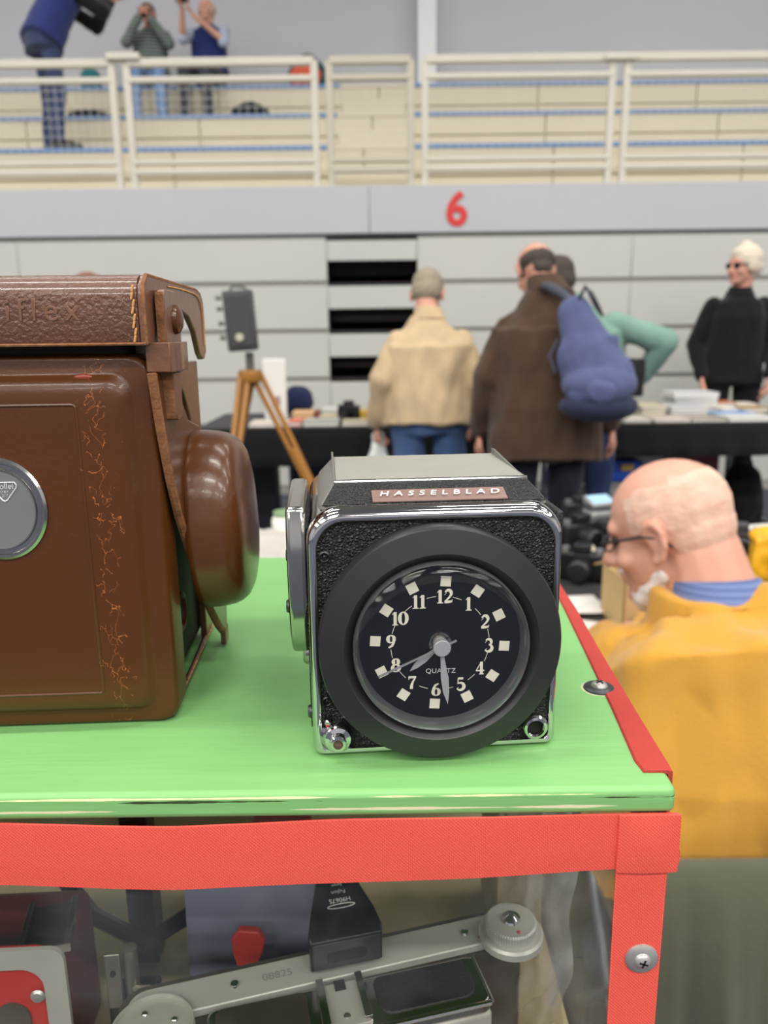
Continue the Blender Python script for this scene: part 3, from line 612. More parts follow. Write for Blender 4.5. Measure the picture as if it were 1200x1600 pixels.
def slab(name, label, cat, px0, px1, Y, h, d, rgb, z=ZT, rz=0., par=None, kind='book', group=None):
    """a flat thing on the table whose near edge spans px0..px1 of the photograph at distance Y"""
    x0, x1 = PY(px0, 655, Y)[0], PY(px1, 655, Y)[0]; w = x1 - x0
    o = thing(name, label, cat, ((x0 + x1) / 2, Y + d / 2, z), rz, group); m = mat(name + '_cover', rgb, .5, var=(14, .35, tuple(int(c * .8) for c in rgb)))
    if kind == 'book':
        MB().bb((-w / 2, -d / 2, 0), (w / 2, d / 2, h * .14)).build('back_cover', m, o); MB().bb((-w / 2, -d / 2, h * .86), (w / 2, d / 2, h)).build('front_cover', m, o)
        MB().bb((-w / 2 + .003, -d / 2 + .003, h * .14), (w / 2 - .003, d / 2 - .003, h * .86)).build('pages', m_paperw, o)
    elif kind == 'box':
        MB().bb((-w / 2, -d / 2, 0), (w / 2, d / 2, h * .72)).build('box_base', m, o, bevel=.002); MB().bb((-w / 2 - .002, -d / 2 - .002, h * .70), (w / 2 + .002, d / 2 + .002, h)).build('box_lid', m, o, bevel=.002)
    return o
T = [('book', 'open white leaflets at the left end of the far table behind the tripod leg', 388, 448, 4.26, .02, .2, (226, 214, 200)),
     ('magazine', 'red and white magazine lying between the tripod leg and the grey books', 449, 470, 4.26, .025, .2, (226, 120, 106)),
     ('book', 'wide grey book at the front edge of the far table left of the beige jacket', 473, 528, 4.25, .025, .22, (178, 178, 172)),
     ('book', 'flat pale tan book at the table edge below the yellow box', 534, 588, 4.25, .022, .18, (190, 180, 156))]
for n, l, a, b, Y, h, d, c in T: slab(n, l, n, a, b, Y, h, d, c)
slab('box', 'peach coloured box left of the brown box at the back of the far table', 'box', 457, 490, 4.56, .05, .16, (232, 188, 140), kind='box')
slab('box', 'small dark brown box touching the peach box', 'box', 491, 500, 4.56, .055, .1, (130, 76, 62), kind='box')
slab('box', 'yellow box beside the blue grey camera on the far table', 'box', 563, 588, 4.50, .06, .12, (206, 168, 70), kind='box')
slab('box', 'white flat box at the back of the far table behind the grey book', 'box', 502, 542, 4.74, .05, .18, (214, 214, 210), kind='box')
slab('book', 'tan book lying behind the wide grey book', 'book', 498, 528, 4.50, .03, .16, (206, 188, 152))
q = PY(545, 650, 4.52); camera_thing('small blue grey camera left of the yellow box', (q[0], 4.55, ZT + .046), rot('Z', 2.6), .07)
slab('book', 'white papers between the beige and the brown coated men', 'papers', 741, 772, 4.3, .03, .2, (222, 216, 214))
slab('book', 'pale pink booklet behind the white papers between the two men', 'booklet', 744, 780, 4.54, .035, .18, (214, 198, 204))
slab('box', 'royal blue box standing at the back between the two men', 'box', 752, 775, 4.78, .14, .08, (46, 80, 176), kind='box')
# white board and navy bag
wbp = PY(431, 645, 4.62); o = thing('display_board', 'white upright display board with a small grey picture behind the tripod', 'board', (wbp[0], 4.62, ZT)); MB().bb((-.068, 0, 0), (.068, .02, .36)).build('board', m_paperw, o, bevel=.008); MB().bb((-.02, -.002, .085), (.03, .001, .14)).build('picture', mat('grey_print', (150, 140, 146), .6, var=(60, .8, (196, 120, 120))), o); MB().bb((-.068, .02, 0), (.068, .12, .012)).build('foot', m_paperw, o)
q = PY(466, 640, 4.86); q[2] = ZT; soft_bag('bag', 'dark navy bag standing on the far table beside the white display board', q, (.20, .16, .21), cloth('navy_bag', (34, 42, 76)), seed=8, handle=False)
# right far table: piles and magazines
R_ = [('magazine', 'white magazine at the front edge beside the blue rucksack', 976, 1018, 4.25, .016, .2, (224, 218, 204)),
      ('magazine', 'cream magazine at the front edge below the grey book pile', 1024, 1080, 4.25, .016, .2, (216, 204, 192)),
      ('magazine', 'grey brown magazine at the front edge right of the cream one', 1082, 1136, 4.25, .014, .2, (170, 160, 146)),
      ('magazine', 'broad white magazine at the front edge nearest the picture border', 1140, 1215, 4.25, .022, .2, (226, 226, 224)),
      ('book', 'white album behind the tan pile next to the rucksack', 982, 1010, 4.62, .05, .2, (228, 220, 204)),
      ('magazine', 'blue and white magazine behind the broad white magazine', 1118, 1185, 4.50, .016, .18, (120, 160, 214)),
      ('magazine', 'cream leaflet lying left of the orange magazines', 1127, 1152, 4.66, .03, .2, (232, 226, 206)),
      ('magazine', 'orange fronted magazine below the black shirt man', 1104, 1146, 4.88, .05, .14, (212, 130, 88)),
      ('magazine', 'white booklet right of the orange fronted magazine', 1150, 1182, 4.86, .04, .16, (230, 222, 210)),
      ('book', 'mustard yellow book right of the blue and white magazine', 1160, 1200, 4.72, .028, .13, (184, 146, 66))]
for n, l, a, b, Y, h, d, c in R_: slab(n, l, n, a, b, Y, h, d, c)
def pile(px0, px1, Y, d, items, base_label):
    z = ZT
    for i, (h, c, l) in enumerate(items):
        slab('magazine', l, 'magazine', px0 + (i % 3) * 2, px1 - (i * 7 % 4), Y + .004 * (i % 3), h, d, c, z=z, rz=.03 * math.sin(i * 2.3), group=base_label); z += h
pile(1000, 1042, 4.47, .2, [(.02, (170, 150, 112), 'tan pile beside the rucksack: brown magazine at the bottom'), (.018, (200, 182, 140), 'tan pile beside the rucksack: straw magazine second from the bottom'), (.02, (188, 170, 126), 'tan pile beside the rucksack: tan magazine under the top one'), (.015, (206, 196, 160), 'tan pile beside the rucksack: cream topmost magazine')], 'tan magazine pile')
pile(1046, 1108, 4.48, .22, [(.022, (150, 148, 146), 'grey pile in mid table: dark grey magazine at the bottom'), (.02, (176, 176, 180), 'grey pile in mid table: grey magazine second from the bottom'), (.018, (196, 196, 204), 'grey pile in mid table: pale grey topmost magazine')], 'grey magazine pile')
pile(1050, 1122, 4.80, .22, [(.03, (140, 142, 146), 'tall pile before the black shirt man: slate grey bottom volume'), (.03, (186, 186, 190), 'tall pile before the black shirt man: silver second volume'), (.028, (160, 160, 164), 'tall pile before the black shirt man: grey third volume'), (.03, (220, 220, 224), 'tall pile before the black shirt man: white topmost volume')], 'tall pile of volumes')
# under the right table
m_crb = mat('blue_crate_plastic', (22, 72, 176), .4); m_crg = mat('grey_storage_plastic', (150, 150, 146), .5); m_yel = mat('yellow_plastic', (196, 176, 30), .45)
def crate(name, label, x0, x1, y0, y1, z0, z1, m, fold=True):
    o = thing(name, label, 'crate', ((x0 + x1) / 2, (y0 + y1) / 2, z0)); a, b, h = (x1 - x0) / 2, (y1 - y0) / 2, z1 - z0; t = .008
    MB().bb((-a, -b, 0), (a, b, t)).build('crate_floor', m, o)
    for n, p, q in (('wall_panel', (-a, -b, 0), (a, -b + t, h)), ('wall_panel', (-a, b - t, 0), (a, b, h)), ('wall_panel', (-a, -b, 0), (-a + t, b, h)), ('wall_panel', (a - t, -b, 0), (a, b, h))): MB().bb(p, q).build(n, m, o)
    r = MB(); r.tube([(-a, -b, h), (a, -b, h), (a, b, h), (-a, b, h)], .009, 8, True); r.build('rim', m, o, smooth=True)
    return o
cx0, cx1 = PY(920, 740, 4.3)[0], PY(1006, 740, 4.3)[0]
gz = PY(940, 756, 4.3)[2]
sbx = crate('storage_box', 'grey plastic box on the floor carrying the blue crate', cx0 - .02, cx1 + .06, 4.32, 4.62, .0, gz - .006, m_crg)
MB().bb((-(cx1 - cx0 + .10) / 2, -.16, gz - .012), ((cx1 - cx0 + .10) / 2, .16, gz - .002)).build('box_lid', mat('grey_lid', (128, 130, 130), .5), sbx)
crate('crate', 'bright blue plastic crate under the far table on a grey box', cx0, cx1, 4.34, 4.60, gz, gz + .115, m_crb)
yo = thing('funnel', 'yellow funnel shaped plastic thing lying in the blue crate', 'container', ((cx0 + cx1) / 2 - .06, 4.46, gz + .012)); MB().lathe([(.0, 0), (.05, 0), (.09, .11), (.1, .115), (.095, .13), (.03, .155), (.026, .19), (0, .192)], (0, 0, 0), (0, 0, 1), 24).build('cone', m_yel, yo, smooth=True)
yl = MB().bb((-.035, -.003, 0), (.035, .003, .035)).build('tag_label', mat('dull_yellow_tag', (170, 140, 50), .5)); yl.location = ((cx0 + cx1) / 2 + .07, 4.326, gz + .07); tag(yl, 'dull yellow tag on the front of the blue crate', 'tag')
bx0, bx1 = PY(996, 720, 4.62)[0], PY(1036, 720, 4.62)[0]
def carton(name, label, x0, x1, y0, y1, z0, z1, rgb):
    o = thing(name, label, 'box', ((x0 + x1) / 2, (y0 + y1) / 2, z0)); a, b, h = (x1 - x0) / 2, (y1 - y0) / 2, z1 - z0; m = mat('carton_' + name, rgb, .6)
    MB().bb((-a, -b, 0), (a, b, h - .004)).build('carton', m, o, bevel=.004); MB().bb((-a, -b, h - .004), (-.002, b, h)).build('flap', m, o); MB().bb((.002, -b, h - .004), (a, b, h)).build('flap', m, o); return o
z1 = .0
carton('carton', 'pale carton under the far table right of the blue crate', bx0, bx1, 4.62, 4.9, 0, PY(1016, 700, 4.62)[2], (176, 172, 168))
bx2, bx3 = PY(1038, 720, 4.66)[0], PY(1124, 720, 4.66)[0]
carton('carton', 'dark red carton under the far table behind the bald head', bx2, bx3, 4.66, 4.92, 0, PY(1080, 712, 4.66)[2], (96, 22, 30))
carton('carton', 'navy carton stacked on the dark red carton', bx2, bx3, 4.66, 4.92, PY(1080, 712, 4.66)[2] + .001, PY(1080, 698, 4.66)[2], (24, 40, 86))
q = PY(1155, 800, 4.75); q[2] = 0; soft_bag('bag', 'black bag on the floor under the far table behind the bald head', q, (.28, .24, .5), cloth('black_floor_bag', (26, 26, 28)), seed=11)

bl0, bl1 = PY(383, 740, 4.78)[0], PY(432, 740, 4.78)[0]
carton('carton', 'black carton added to darken under the far table behind the tripod', bl0, bl1, 4.74, 4.94, 0, .50, (28, 30, 38))  # added box, its black stands in for the shadow beneath the table
bl0, bl1 = PY(458, 740, 4.82)[0], PY(520, 740, 4.82)[0]
carton('carton', 'dark navy carton added to darken under the far table between tripod leg and clock', bl0, bl1, 4.78, 5.0, 0, .46, (26, 32, 52))  # second added box, deepens the dark below the cloth
# ------------------------------------------------------------------ wooden tripod and box camera
m_tri = mat('varnished_tripod_wood', (176, 124, 58), .35, var=(9, .7, (148, 98, 42), (1, 1, .2))); m_brass = mat('dull_metal', (120, 118, 112), .4, .7)
TYY = 3.4; tq = PY(391, 578, TYY); tp = thing('tripod', 'wooden tripod standing before the far table', 'tripod', (tq[0], TYY, 0)); th = tq[2]
MB().lathe([(0, th - .05), (.045, th - .05), (.055, th - .02), (.05, th), (0, th)], (0, 0, 0), (0, 0, 1), 24).build('head_plate', m_tri, tp, smooth=True)
MB().tube([(0, 0, th), (0, 0, th + .075)], .018, 12).build('centre_column', m_brass, tp, smooth=True)
for (fx_, fy_, dx) in ((-.15, -.36, -.025), (.50, .02, .03), (-.34, .50, -.01)):
    lg = MB(); a = np.array((dx, fy_ * .06, th - .03)); b = np.array((fx_, fy_, .02)); d = nrm(b - a); s = nrm(np.cross(d, (0, 1, 0.)))
    m1 = a + (b - a) * .5
    lg.tube([a - s * .018, m1 - s * .012], .012, 8); lg.tube([a + s * .018, m1 + s * .012], .012, 8); lg.tube([a + (b - a) * .3, b], [.019, .014], 8)
    L_ = lg.build('leg', m_tri, tp, smooth=True); MB().tube([m1 - d * .015, m1 + d * .03], .027, 10).build('leg_clamp', m_brass, L_, smooth=True); MB().tube([b - d * .02, b + d * .018], [.013, .003], 8).build('foot_spike', m_brass, L_, smooth=True)
bc = thing('box_camera', 'old dark grey plate camera on the wooden tripod', 'camera', (tq[0] - .03, TYY, th + .077), .12)
m_bcam = mat('grey_camera_cloth', (84, 84, 82), .7, var=(20, .5, (70, 70, 70))); RT = rot('Y', -.06)
MB().box((-.0, 0, .13), (.125, .15, .25), RT).build('camera_body', m_bcam, bc, bevel=.008)
MB().box((-.0, -.078, .13), (.10, .012, .215), RT).build('front_panel', mat('dark_front_panel', (66, 66, 66), .6), bc, bevel=.004)
MB().lathe([(0, .012), (.014, .012), (.018, .006), (.018, 0), (0, 0)], RT @ np.array((-.0, -.084, .06)), (0, -1, 0), 20).build('lens', mat('pale_lens_rim', (196, 190, 170), .4), bc, smooth=True)
for z in (.06, .12, .18, .225): MB().tube([(-.062 - z * .06, -.03, z), (-.085 - z * .06, -.03, z)], .010, 10).build('knob', m_brass, bc, smooth=True)
MB().tube([(-.04, 0, .255), (-.03, 0, .272), (.02, 0, .272), (.03, 0, .256)], .006, 8).build('handle', m_bcam, bc, smooth=True)

# ------------------------------------------------------------------ the seller's back table
_before = set(o.name for o in COL.objects)
SZ = .60
cloth_table('stall_table', 'low stall table behind the green topped display case', -.95, 1.9, 1.46, 2.50, SZ, .12, m_clothblk, clabel='black cloth on the stall table beyond the display case')
SZ += .004
q = PZ(420, 852, SZ); gcl = MB()
gx, gy = np.meshgrid(np.linspace(-.22, .17, 40), np.linspace(-.14, .14, 30), indexing='ij')
vs = [(x, y, .012 + .022 * abs(noise.fractal(Vector((x * 9, y * 9, 3)), 1, 2, 2))) for x, y in zip(gx.ravel(), gy.ravel())]
gcl.add(vs, [(i * 30 + j, i * 30 + j + 1, (i + 1) * 30 + j + 1, (i + 1) * 30 + j) for i in range(39) for j in range(29)])
o = gcl.build('cleaning_cloth', cloth('pale_grey_rag', (196, 192, 184)), None, smooth=True, ang=180); so = o.modifiers.new('t', 'SOLIDIFY'); so.thickness = .01; o.location = (q[0] - .02, 2.25, SZ); tag(o, 'crumpled pale grey cloth on the stall table behind the leather case', 'cloth')
q = PZ(438, 838, SZ); jar = thing('jar', 'white jar with a green rim on the stall table beside the clock', 'jar', (q[0] + .02, q[1], SZ)); MB().lathe([(0, 0), (.03, 0), (.036, .01), (.036, .045), (.03, .055), (0, .056)], (0, 0, 0), (0, 0, 1), 24).build('jar_body', m_paperw, jar, smooth=True); MB().lathe([(0, .056), (.031, .056), (.031, .066), (0, .068)], (0, 0, 0), (0, 0, 1), 24).build('jar_lid', mat('green_lid', (130, 160, 120), .5), jar, smooth=True)
# kraft boxes
m_kd = mat('kraft_inside', (170, 138, 90), .8)
def kraft(label, x, y, w, d, h, rz, open_=True):
    o = thing('kraft_box', label, 'box', (x, y, SZ), rz); t = .003
    MB().bb((-w / 2, -d / 2, 0), (w / 2, d / 2, t)).build('box_floor', m_kraft, o)
    for p, q_ in (((-w / 2, -d / 2, 0), (w / 2, -d / 2 + t, h)), ((-w / 2, d / 2 - t, 0), (w / 2, d / 2, h)), ((-w / 2, -d / 2, 0), (-w / 2 + t, d / 2, h)), ((w / 2 - t, -d / 2, 0), (w / 2, d / 2, h))): MB().bb(p, q_).build('side_panel', m_kraft, o)
    f1 = MB(); f1.add([(-w / 2, d / 2, h), (w / 2, d / 2, h), (w / 2 - .004, d / 2 + (.015 if open_ else .05), h + (.07 if open_ else -.02)), (-w / 2 + .004, d / 2 + (.015 if open_ else .05), h + (.07 if open_ else -.02))], [(0, 1, 2, 3)]); f = f1.build('flap', m_kraft, o); f.modifiers.new('t', 'SOLIDIFY').thickness = .003
    f1 = MB(); f1.add([(w / 2, -d / 2, h), (w / 2, d / 2, h), (w / 2 + .05, d / 2 - .006, h + .01), (w / 2 + .05, -d / 2 + .006, h + .01)], [(0, 1, 2, 3)]); f = f1.build('flap', m_kraft, o); f.modifiers.new('t', 'SOLIDIFY').thickness = .003
    return o
kraft('open kraft cardboard box just in front of the bald man face', .585, 1.66, .11, .10, .096, .10, False)
kraft('kraft cardboard box behind the bald man neck near the yellow pack', 1.0, 1.60, .17, .12, .036, .3, False)
# cameras and bits
def compact(label, px, py, rz, k=1., lcd=False, body=(60, 60, 62), tilt=0., Y=None, lens=True):
    p = PZ(px, py, SZ) if Y is None else PY(px, py, Y); o = thing('camera', label, 'camera', (p[0], p[1], SZ), rz)
    m = mat('camera_shell', body, .35, .3)
    MB().bb((-.06 * k, -.02 * k, .0), (.06 * k, .02 * k, .075 * k)).build('camera_body', m, o, bevel=.006 * k); MB().bb((-.022 * k, -.022 * k, .073 * k), (.022 * k, .018 * k, .098 * k)).build('finder_hump', m, o, bevel=.004 * k)
    if lens: MB().lathe([(0, .05 * k), (.024 * k, .05 * k), (.03 * k, .045 * k), (.03 * k, .0), (0, 0)], (0, -.018 * k, .036 * k), (0, -1, 0), 24).build('lens', m_camblk, o, smooth=True)
    for x in (-.043, .043): MB().lathe([(0, .014 * k), (.011 * k, .014 * k), (.011 * k, 0), (0, 0)], (x * k, 0, .072 * k), (0, 0, 1), 16).build('dial', mat('silver_dial', (190, 190, 190), .3, .8), o, smooth=True)
    return o
p = PZ(937, 852, SZ); o = thing('camera', 'silver camera standing upright with a pale blue top screen', 'camera', (p[0], p[1] + .02, SZ), .3)
m_sil = mat('silver_shell', (176, 178, 176), .35, .5)
MB().bb((-.032, -.02, 0), (.032, .022, .10)).build('camera_body', mat('graphite_shell', (92, 96, 96), .4, .3), o, bevel=.005); MB().bb((-.034, -.022, .07), (.034, .024, .085)).build('trim_band', m_sil, o, bevel=.003)
MB().prism([(-.022, .1), (.024, .1), (.024, .118), (-.022, .104)], 'x', -.033, .033).build('top_cover', m_sil, o, bevel=.002); MB().add([(-.028, -.018, .1062), (.028, -.018, .1062), (.028, .02, .1180), (-.028, .02, .1180)], [(0, 1, 2, 3)]).build('screen', mat('pale_blue_screen', (168, 208, 236), .2), o)
MB().lathe([(0, .02), (.016, .02), (.02, .0), (0, 0)], (0, -.02, .04), (0, -1, 0), 20).build('lens', m_camblk, o, smooth=True)
compact('black camera lying left of the upright silver camera', 903, 858, .5, .9, body=(36, 36, 38))
compact('black camera with lens in front of the upright silver camera', 908, 905, -.4, .8, body=(30, 30, 32))
compact('dark camera beside the glasses of the bald man', 962, 868, .9, .75, body=(44, 44, 44))
compact('black and silver camera right behind the bald man head', 1152, 868, -.3, .8, body=(70, 70, 72))
compact('black camera far back between the clock and the silver camera', 905, 818, .2, .8, body=(40, 40, 42))
p = PZ(919, 870, SZ); o = MB().lathe([(0, 0), (.014, 0), (.016, .006), (.016, .02), (.013, .026), (0, .027)], (0, 0, 0), (0, 0, 1), 20).build('film_canister', mat('cream_can', (222, 214, 190), .4), smooth=True); o.location = (p[0], p[1], SZ); tag(o, 'cream film can in front of the black cameras', 'film can')
p = PZ(953, 878, SZ); o = MB().lathe([(0, 0), (.02, 0), (.022, .006), (.022, .018), (.0, .02)], (0, 0, 0), (0, 0, 1), 20).build('lens_cap', mat('straw_cap', (224, 190, 112), .4), smooth=True); o.location = (p[0] - .01, p[1] - .03, SZ); tag(o, 'straw yellow cap beside the bald man glasses', 'cap')
def paper(label, px, py, w, d, rz, rgb=(228, 226, 220), h=.004, seed=0):
    p = PZ(px, py, SZ); n = 14; xs = np.linspace(-w / 2, w / 2, n); ys = np.linspace(-d / 2, d / 2, n); mb = MB()
    mb.add([(x, y, h + .012 * abs(noise.noise(Vector((x * 14 + seed, y * 14, seed))))) for x in xs for y in ys], [(i * n + j, i * n + j + 1, (i + 1) * n + j + 1, (i + 1) * n + j) for i in range(n - 1) for j in range(n - 1)])
    o = mb.build('paper', mat('loose_paper', rgb, .6), smooth=True, ang=180); o.modifiers.new('t', 'SOLIDIFY').thickness = .0015; o.location = (p[0], p[1], SZ); o.rotation_euler = (0, 0, rz); tag(o, label, 'paper')
paper('white paper strip between the black camera and the kraft box', 922, 874, .07, .03, .3)
paper('crumpled white paper next to the red edged corner of the green board', 905, 950, .10, .09, .2, seed=2)
paper('second crumpled white paper in front of the open kraft box', 915, 985, .09, .08, -.4, (222, 218, 210), seed=5)
paper('white sheet behind the yellow pack at the picture border', 1188, 832, .16, .12, .1, seed=7)
p = PZ(1192, 905, SZ); o = thing('film_pack', 'yellow film pack with a rounded top beside the bald man neck', 'box', (p[0] + .03, p[1], SZ), -.25); m_fy = mat('film_yellow', (240, 180, 32), .45, var=(20, .5, (224, 156, 22)))
mb = MB(); mb.box((0, 0, .045), (.10, .06, .09)); mb.ell((-.01, 0, .09), (.05, .03, .022)); link('pack_body', wrinkle(remeshed(mb, .004, 3, 'pack_body'), .006, 20), m_fy, o)
MB().bb((-.018, -.036, .015), (.05, -.030, .055)).build('label_panel', mat('cream_label', (230, 214, 150), .5), o); MB().bb((-.002, -.038, .02), (.04, -.035, .045)).build('window_print', mat('grey_brown_print', (150, 120, 96), .5), o)

for o in list(COL.objects):
    if o.name not in _before and o.parent is None and 'category' in o and o['category'] not in ('table', 'tablecloth') and abs(o.location.z - SZ) < .001: o.scale = (1.28, 1.28, 1.28)
# ------------------------------------------------------------------ seated man in the mustard sweater, his chair and coat
m_must = mat('mustard_knit', (200, 149, 60), .95, spec=.15, var=(7, .5, (186, 135, 50)), bump=('noise', 220, .3, .003), sheen=.25)
m_collar = stripes('blue_check_shirt', (112, 130, 178), (92, 110, 160), 30); m_olive = cloth('olive_coat_cloth', (88, 90, 74), (74, 76, 62))
m_fuzz = mat('white_cropped_hair', (222, 190, 170), .75, var=(34, .95, (214, 164, 142)), bump=('noise', 150, .4, .004))
MX, MY = .53, 1.03
ch = thing('folding_chair', 'low folding chair under the man in the mustard sweater', 'chair', (MX + .02, MY, 0))
MB().bb((-.2, -.16, .335), (.2, .2, .36)).build('seat', m_wood, ch, bevel=.01)
for x in (-.19, .19): MB().tube([(x, -.17, .57), (x, -.12, .35), (x, .18, 0.012)], .011, 10).build('leg', m_steel, ch, smooth=True); MB().tube([(x, .16, .35), (x, -.18, .012)], .011, 10).build('leg', m_steel, ch, smooth=True)
MB().bb((-.2, -.185, .44), (.2, -.165, .575)).build('backrest', m_wood, ch, bevel=.006)
J = dict(pelvis=(0, .02, .47), waist=(0, .03, .60), chest=(0, .08, .73), neck=(.005, .145, .832), head=(-.062, .195, .930), shL=(-.150, .14, .748), shR=(.185, .15, .756),
         elL=(-.20, .27, .62), elR=(.27, .26, .60), wrL=(.03, .45, .645), wrR=(.16, .45, .645), hipL=(-.09, .05, .45), hipR=(.09, .05, .45), knL=(-.14, .45, .44), knR=(.14, .45, .44), anL=(-.13, .42, .08), anR=(.13, .42, .08))
J = {n: np.array(p) for n, p in J.items()}; J['k'] = 1.0; J['sit'] = 1; J['hem'] = np.array((0, -.01, .44))
sm_, sb_, (hc, hR) = person('seated bald man in mustard sweater and blue check collar looking down with glasses', (MX, MY, 0), 0, J, math.radians(54), -.36, 'crop', m_fuzz, m_must, m_navyt, skin=m_skinp, voxel=.005, wr=.028, loose=1.15, width=1.10, topname='sweater', seed=41., neck_r=.074, lips=False, necklift=.018, neckg=.036, hands={'L': dict(d=(.25, 1, -.05), n=(0, 0, -1), t=1), 'R': dict(d=(-.25, 1, -.05), n=(0, 0, -1), t=-1)}, collar=(m_collar, .030, .074))
bd = MB(); E = lambda p, r: bd.ell(hc + hR @ np.array(p), np.array(r), hR, 14, 10)
E((0, .058, -.100), (.040, .034, .030)); [bd.cap(hc + hR @ np.array((s * .052, .012, -.060)), hc + hR @ np.array((s * .03, .055, -.096)), .012, .020) for s in (-1, 1)]; E((0, .09, -.05), (.024, .012, .008))
link('beard', wrinkle(remeshed(bd, .004, 2, 'beard'), .004, 60), mat('white_beard', (222, 212, 206), .8, bump=('noise', 150, .5, .005)), sb_)
gl = MB(); H_ = lambda *p: hc + hR @ np.array(p)
for s in (-1, 1):
    gl.tube([H_(s * .072, .088, .012), H_(s * .080, .055, .012), H_(s * .083, .012, .010), H_(s * .084, -.012, .002), H_(s * .082, -.028, -.016)], .0026, 8)
    gl.tube([H_(s * .034 + .024 * math.cos(t), .090, .006 + .015 * math.sin(t)) for t in np.arange(16) * PI / 8], .0018, 6, True)
gl.tube([H_(-.010, .092, .008), H_(0, .095, .011), H_(.010, .092, .008)], .002, 6)
gl.build('glasses', m_camblk, sb_, smooth=True)
# olive coat over the chair back
cm = MB(); n = 60
prof = [(-.235, .02), (-.245, .2), (-.235, .38), (-.215, .52), (-.19, .582), (-.175, .592), (-.158, .585), (-.148, .52), (-.15, .42)]
rings = []
for i in range(n + 1):
    x = -.27 + .60 * i / n; w = .024 * math.sin(i * .37) + .014 * math.sin(i * .93 + 1) + .006 * math.sin(i * 2.1)
    rings.append([(x, y + (w * max(0., 1 - z / .56) ** .7 if k < 5 else 0), z) for k, (y, z) in enumerate(prof)])
m_ = len(prof); cm.add([p for r in rings for p in r], [(i * m_ + j, i * m_ + j + 1, (i + 1) * m_ + j + 1, (i + 1) * m_ + j) for i in range(n) for j in range(m_ - 1)])
co = cm.build('coat', m_olive, None, smooth=True, ang=180); co.location = (MX + .05, MY, 0); co.modifiers.new('sub', 'SUBSURF').levels = 2; co.modifiers['sub'].render_levels = 2; co.modifiers.new('t', 'SOLIDIFY').thickness = .006
tag(co, 'olive green coat draped over the chair back below the mustard sweater', 'coat')
# ------------------------------------------------------------------ display case with green board top
ZB = 1.108
def paint_mat():
    m = mat('green_board_paint', (128, 186, 114), .42, spec=.45, var=(22, .45, (118, 174, 104), (.18, 1, 1)), bump=('noise', 210, .22, .0012, (.10, 1, 1)))
    nt = m.node_tree; b = nt.nodes['Principled BSDF']; base = b.inputs['Base Color'].links[0].from_socket
    tc = nt.nodes.new('ShaderNodeTexCoord'); sep = nt.nodes.new('ShaderNodeSeparateXYZ'); nt.links.new(tc.outputs['Object'], sep.inputs[0])
    # worn paint along the board's front arris: cream primer and dark wood show in small chips
    def chips(scale, lo, stretch, zc, zw, rgb, base):
        mp = nt.nodes.new('ShaderNodeMapping'); mp.inputs['Scale'].default_value = stretch; nt.links.new(tc.outputs['Object'], mp.inputs[0])
        n = nt.nodes.new('ShaderNodeTexNoise'); n.inputs['Scale'].default_value = scale; n.inputs['Detail'].default_value = 5; nt.links.new(mp.outputs[0], n.inputs[0])
        d = nt.nodes.new('ShaderNodeMath'); d.operation = 'SUBTRACT'; d.inputs[1].default_value = zc; nt.links.new(sep.outputs['Z'], d.inputs[0])
        a = nt.nodes.new('ShaderNodeMath'); a.operation = 'ABSOLUTE'; nt.links.new(d.outputs[0], a.inputs[0])
        w = nt.nodes.new('ShaderNodeMapRange'); w.inputs[1].default_value = 0; w.inputs[2].default_value = zw; w.inputs[3].default_value = 0.; w.inputs[4].default_value = .35; nt.links.new(a.outputs[0], w.inputs[0])
        s = nt.nodes.new('ShaderNodeMath'); s.operation = 'SUBTRACT'; nt.links.new(n.outputs['Fac'], s.inputs[0]); nt.links.new(w.outputs[0], s.inputs[1])
        g = nt.nodes.new('ShaderNodeMapRange'); g.inputs[1].default_value = lo; g.inputs[2].default_value = lo + .02; nt.links.new(s.outputs[0], g.inputs[0])
        yy = nt.nodes.new('ShaderNodeMath'); yy.operation = 'LESS_THAN'; yy.inputs[1].default_value = .2215; nt.links.new(sep.outputs['Y'], yy.inputs[0])
        mu = nt.nodes.new('ShaderNodeMath'); mu.operation = 'MULTIPLY'; nt.links.new(g.outputs[0], mu.inputs[0]); nt.links.new(yy.outputs[0], mu.inputs[1])
        mx = nt.nodes.new('ShaderNodeMix'); mx.data_type = 'RGBA'; mx.inputs['B'].default_value = lin(rgb); nt.links.new(base, mx.inputs['A']); nt.links.new(mu.outputs[0], mx.inputs['Factor']); return mx.outputs['Result']
    c = chips(60, .40, (.35, 1, 1), 1.1062, .0011, (222, 222, 168), base); c = chips(130, .46, (.3, 1, 1), 1.1050, .0010, (62, 74, 44), c); c = chips(80, .49, (.3, 1, 1), 1.1020, .0012, (226, 216, 178), c)
    nt.links.new(c, b.inputs['Base Color']); return m
m_green = paint_mat(); m_tape = mat('red_cloth_tape', (240, 100, 86), .8, spec=.25, var=(40, .35, (232, 88, 76)), bump=('weave', 520, .5, .0003))
m_tape2 = mat('red_cloth_tape_top_shaded', (186, 70, 62), .75, spec=.3, var=(40, .35, (176, 62, 56)), bump=('weave', 520, .4, .0003, (1, 1, 1)))  # same red tape, shade put into its colour because the top is overlit
m_acr = clear_mat('clear_acrylic', (249, 250, 249), .02, .8, .05); m_khaki = mat('khaki_lining', (176, 162, 128), .8, var=(14, .6, (158, 146, 114)))
m_washer = mat('steel_washer', (186, 184, 180), .30, .55, var=(120, .5, (110, 110, 112))); m_darkst = mat('dark_steel', (86, 88, 92), .35, .85); m_chrome = mat('chrome', (206, 204, 204), .09, 1.0, bump=('noise', 300, .02, .0005)); m_chromed = mat('worn_chrome', (190, 188, 184), .18, 1.0, var=(60, .5, (160, 154, 140)))
dc = thing('display_case', 'clear sided display case edged with red cloth tape, green painted board on top', 'display case', (0, 0, 0))
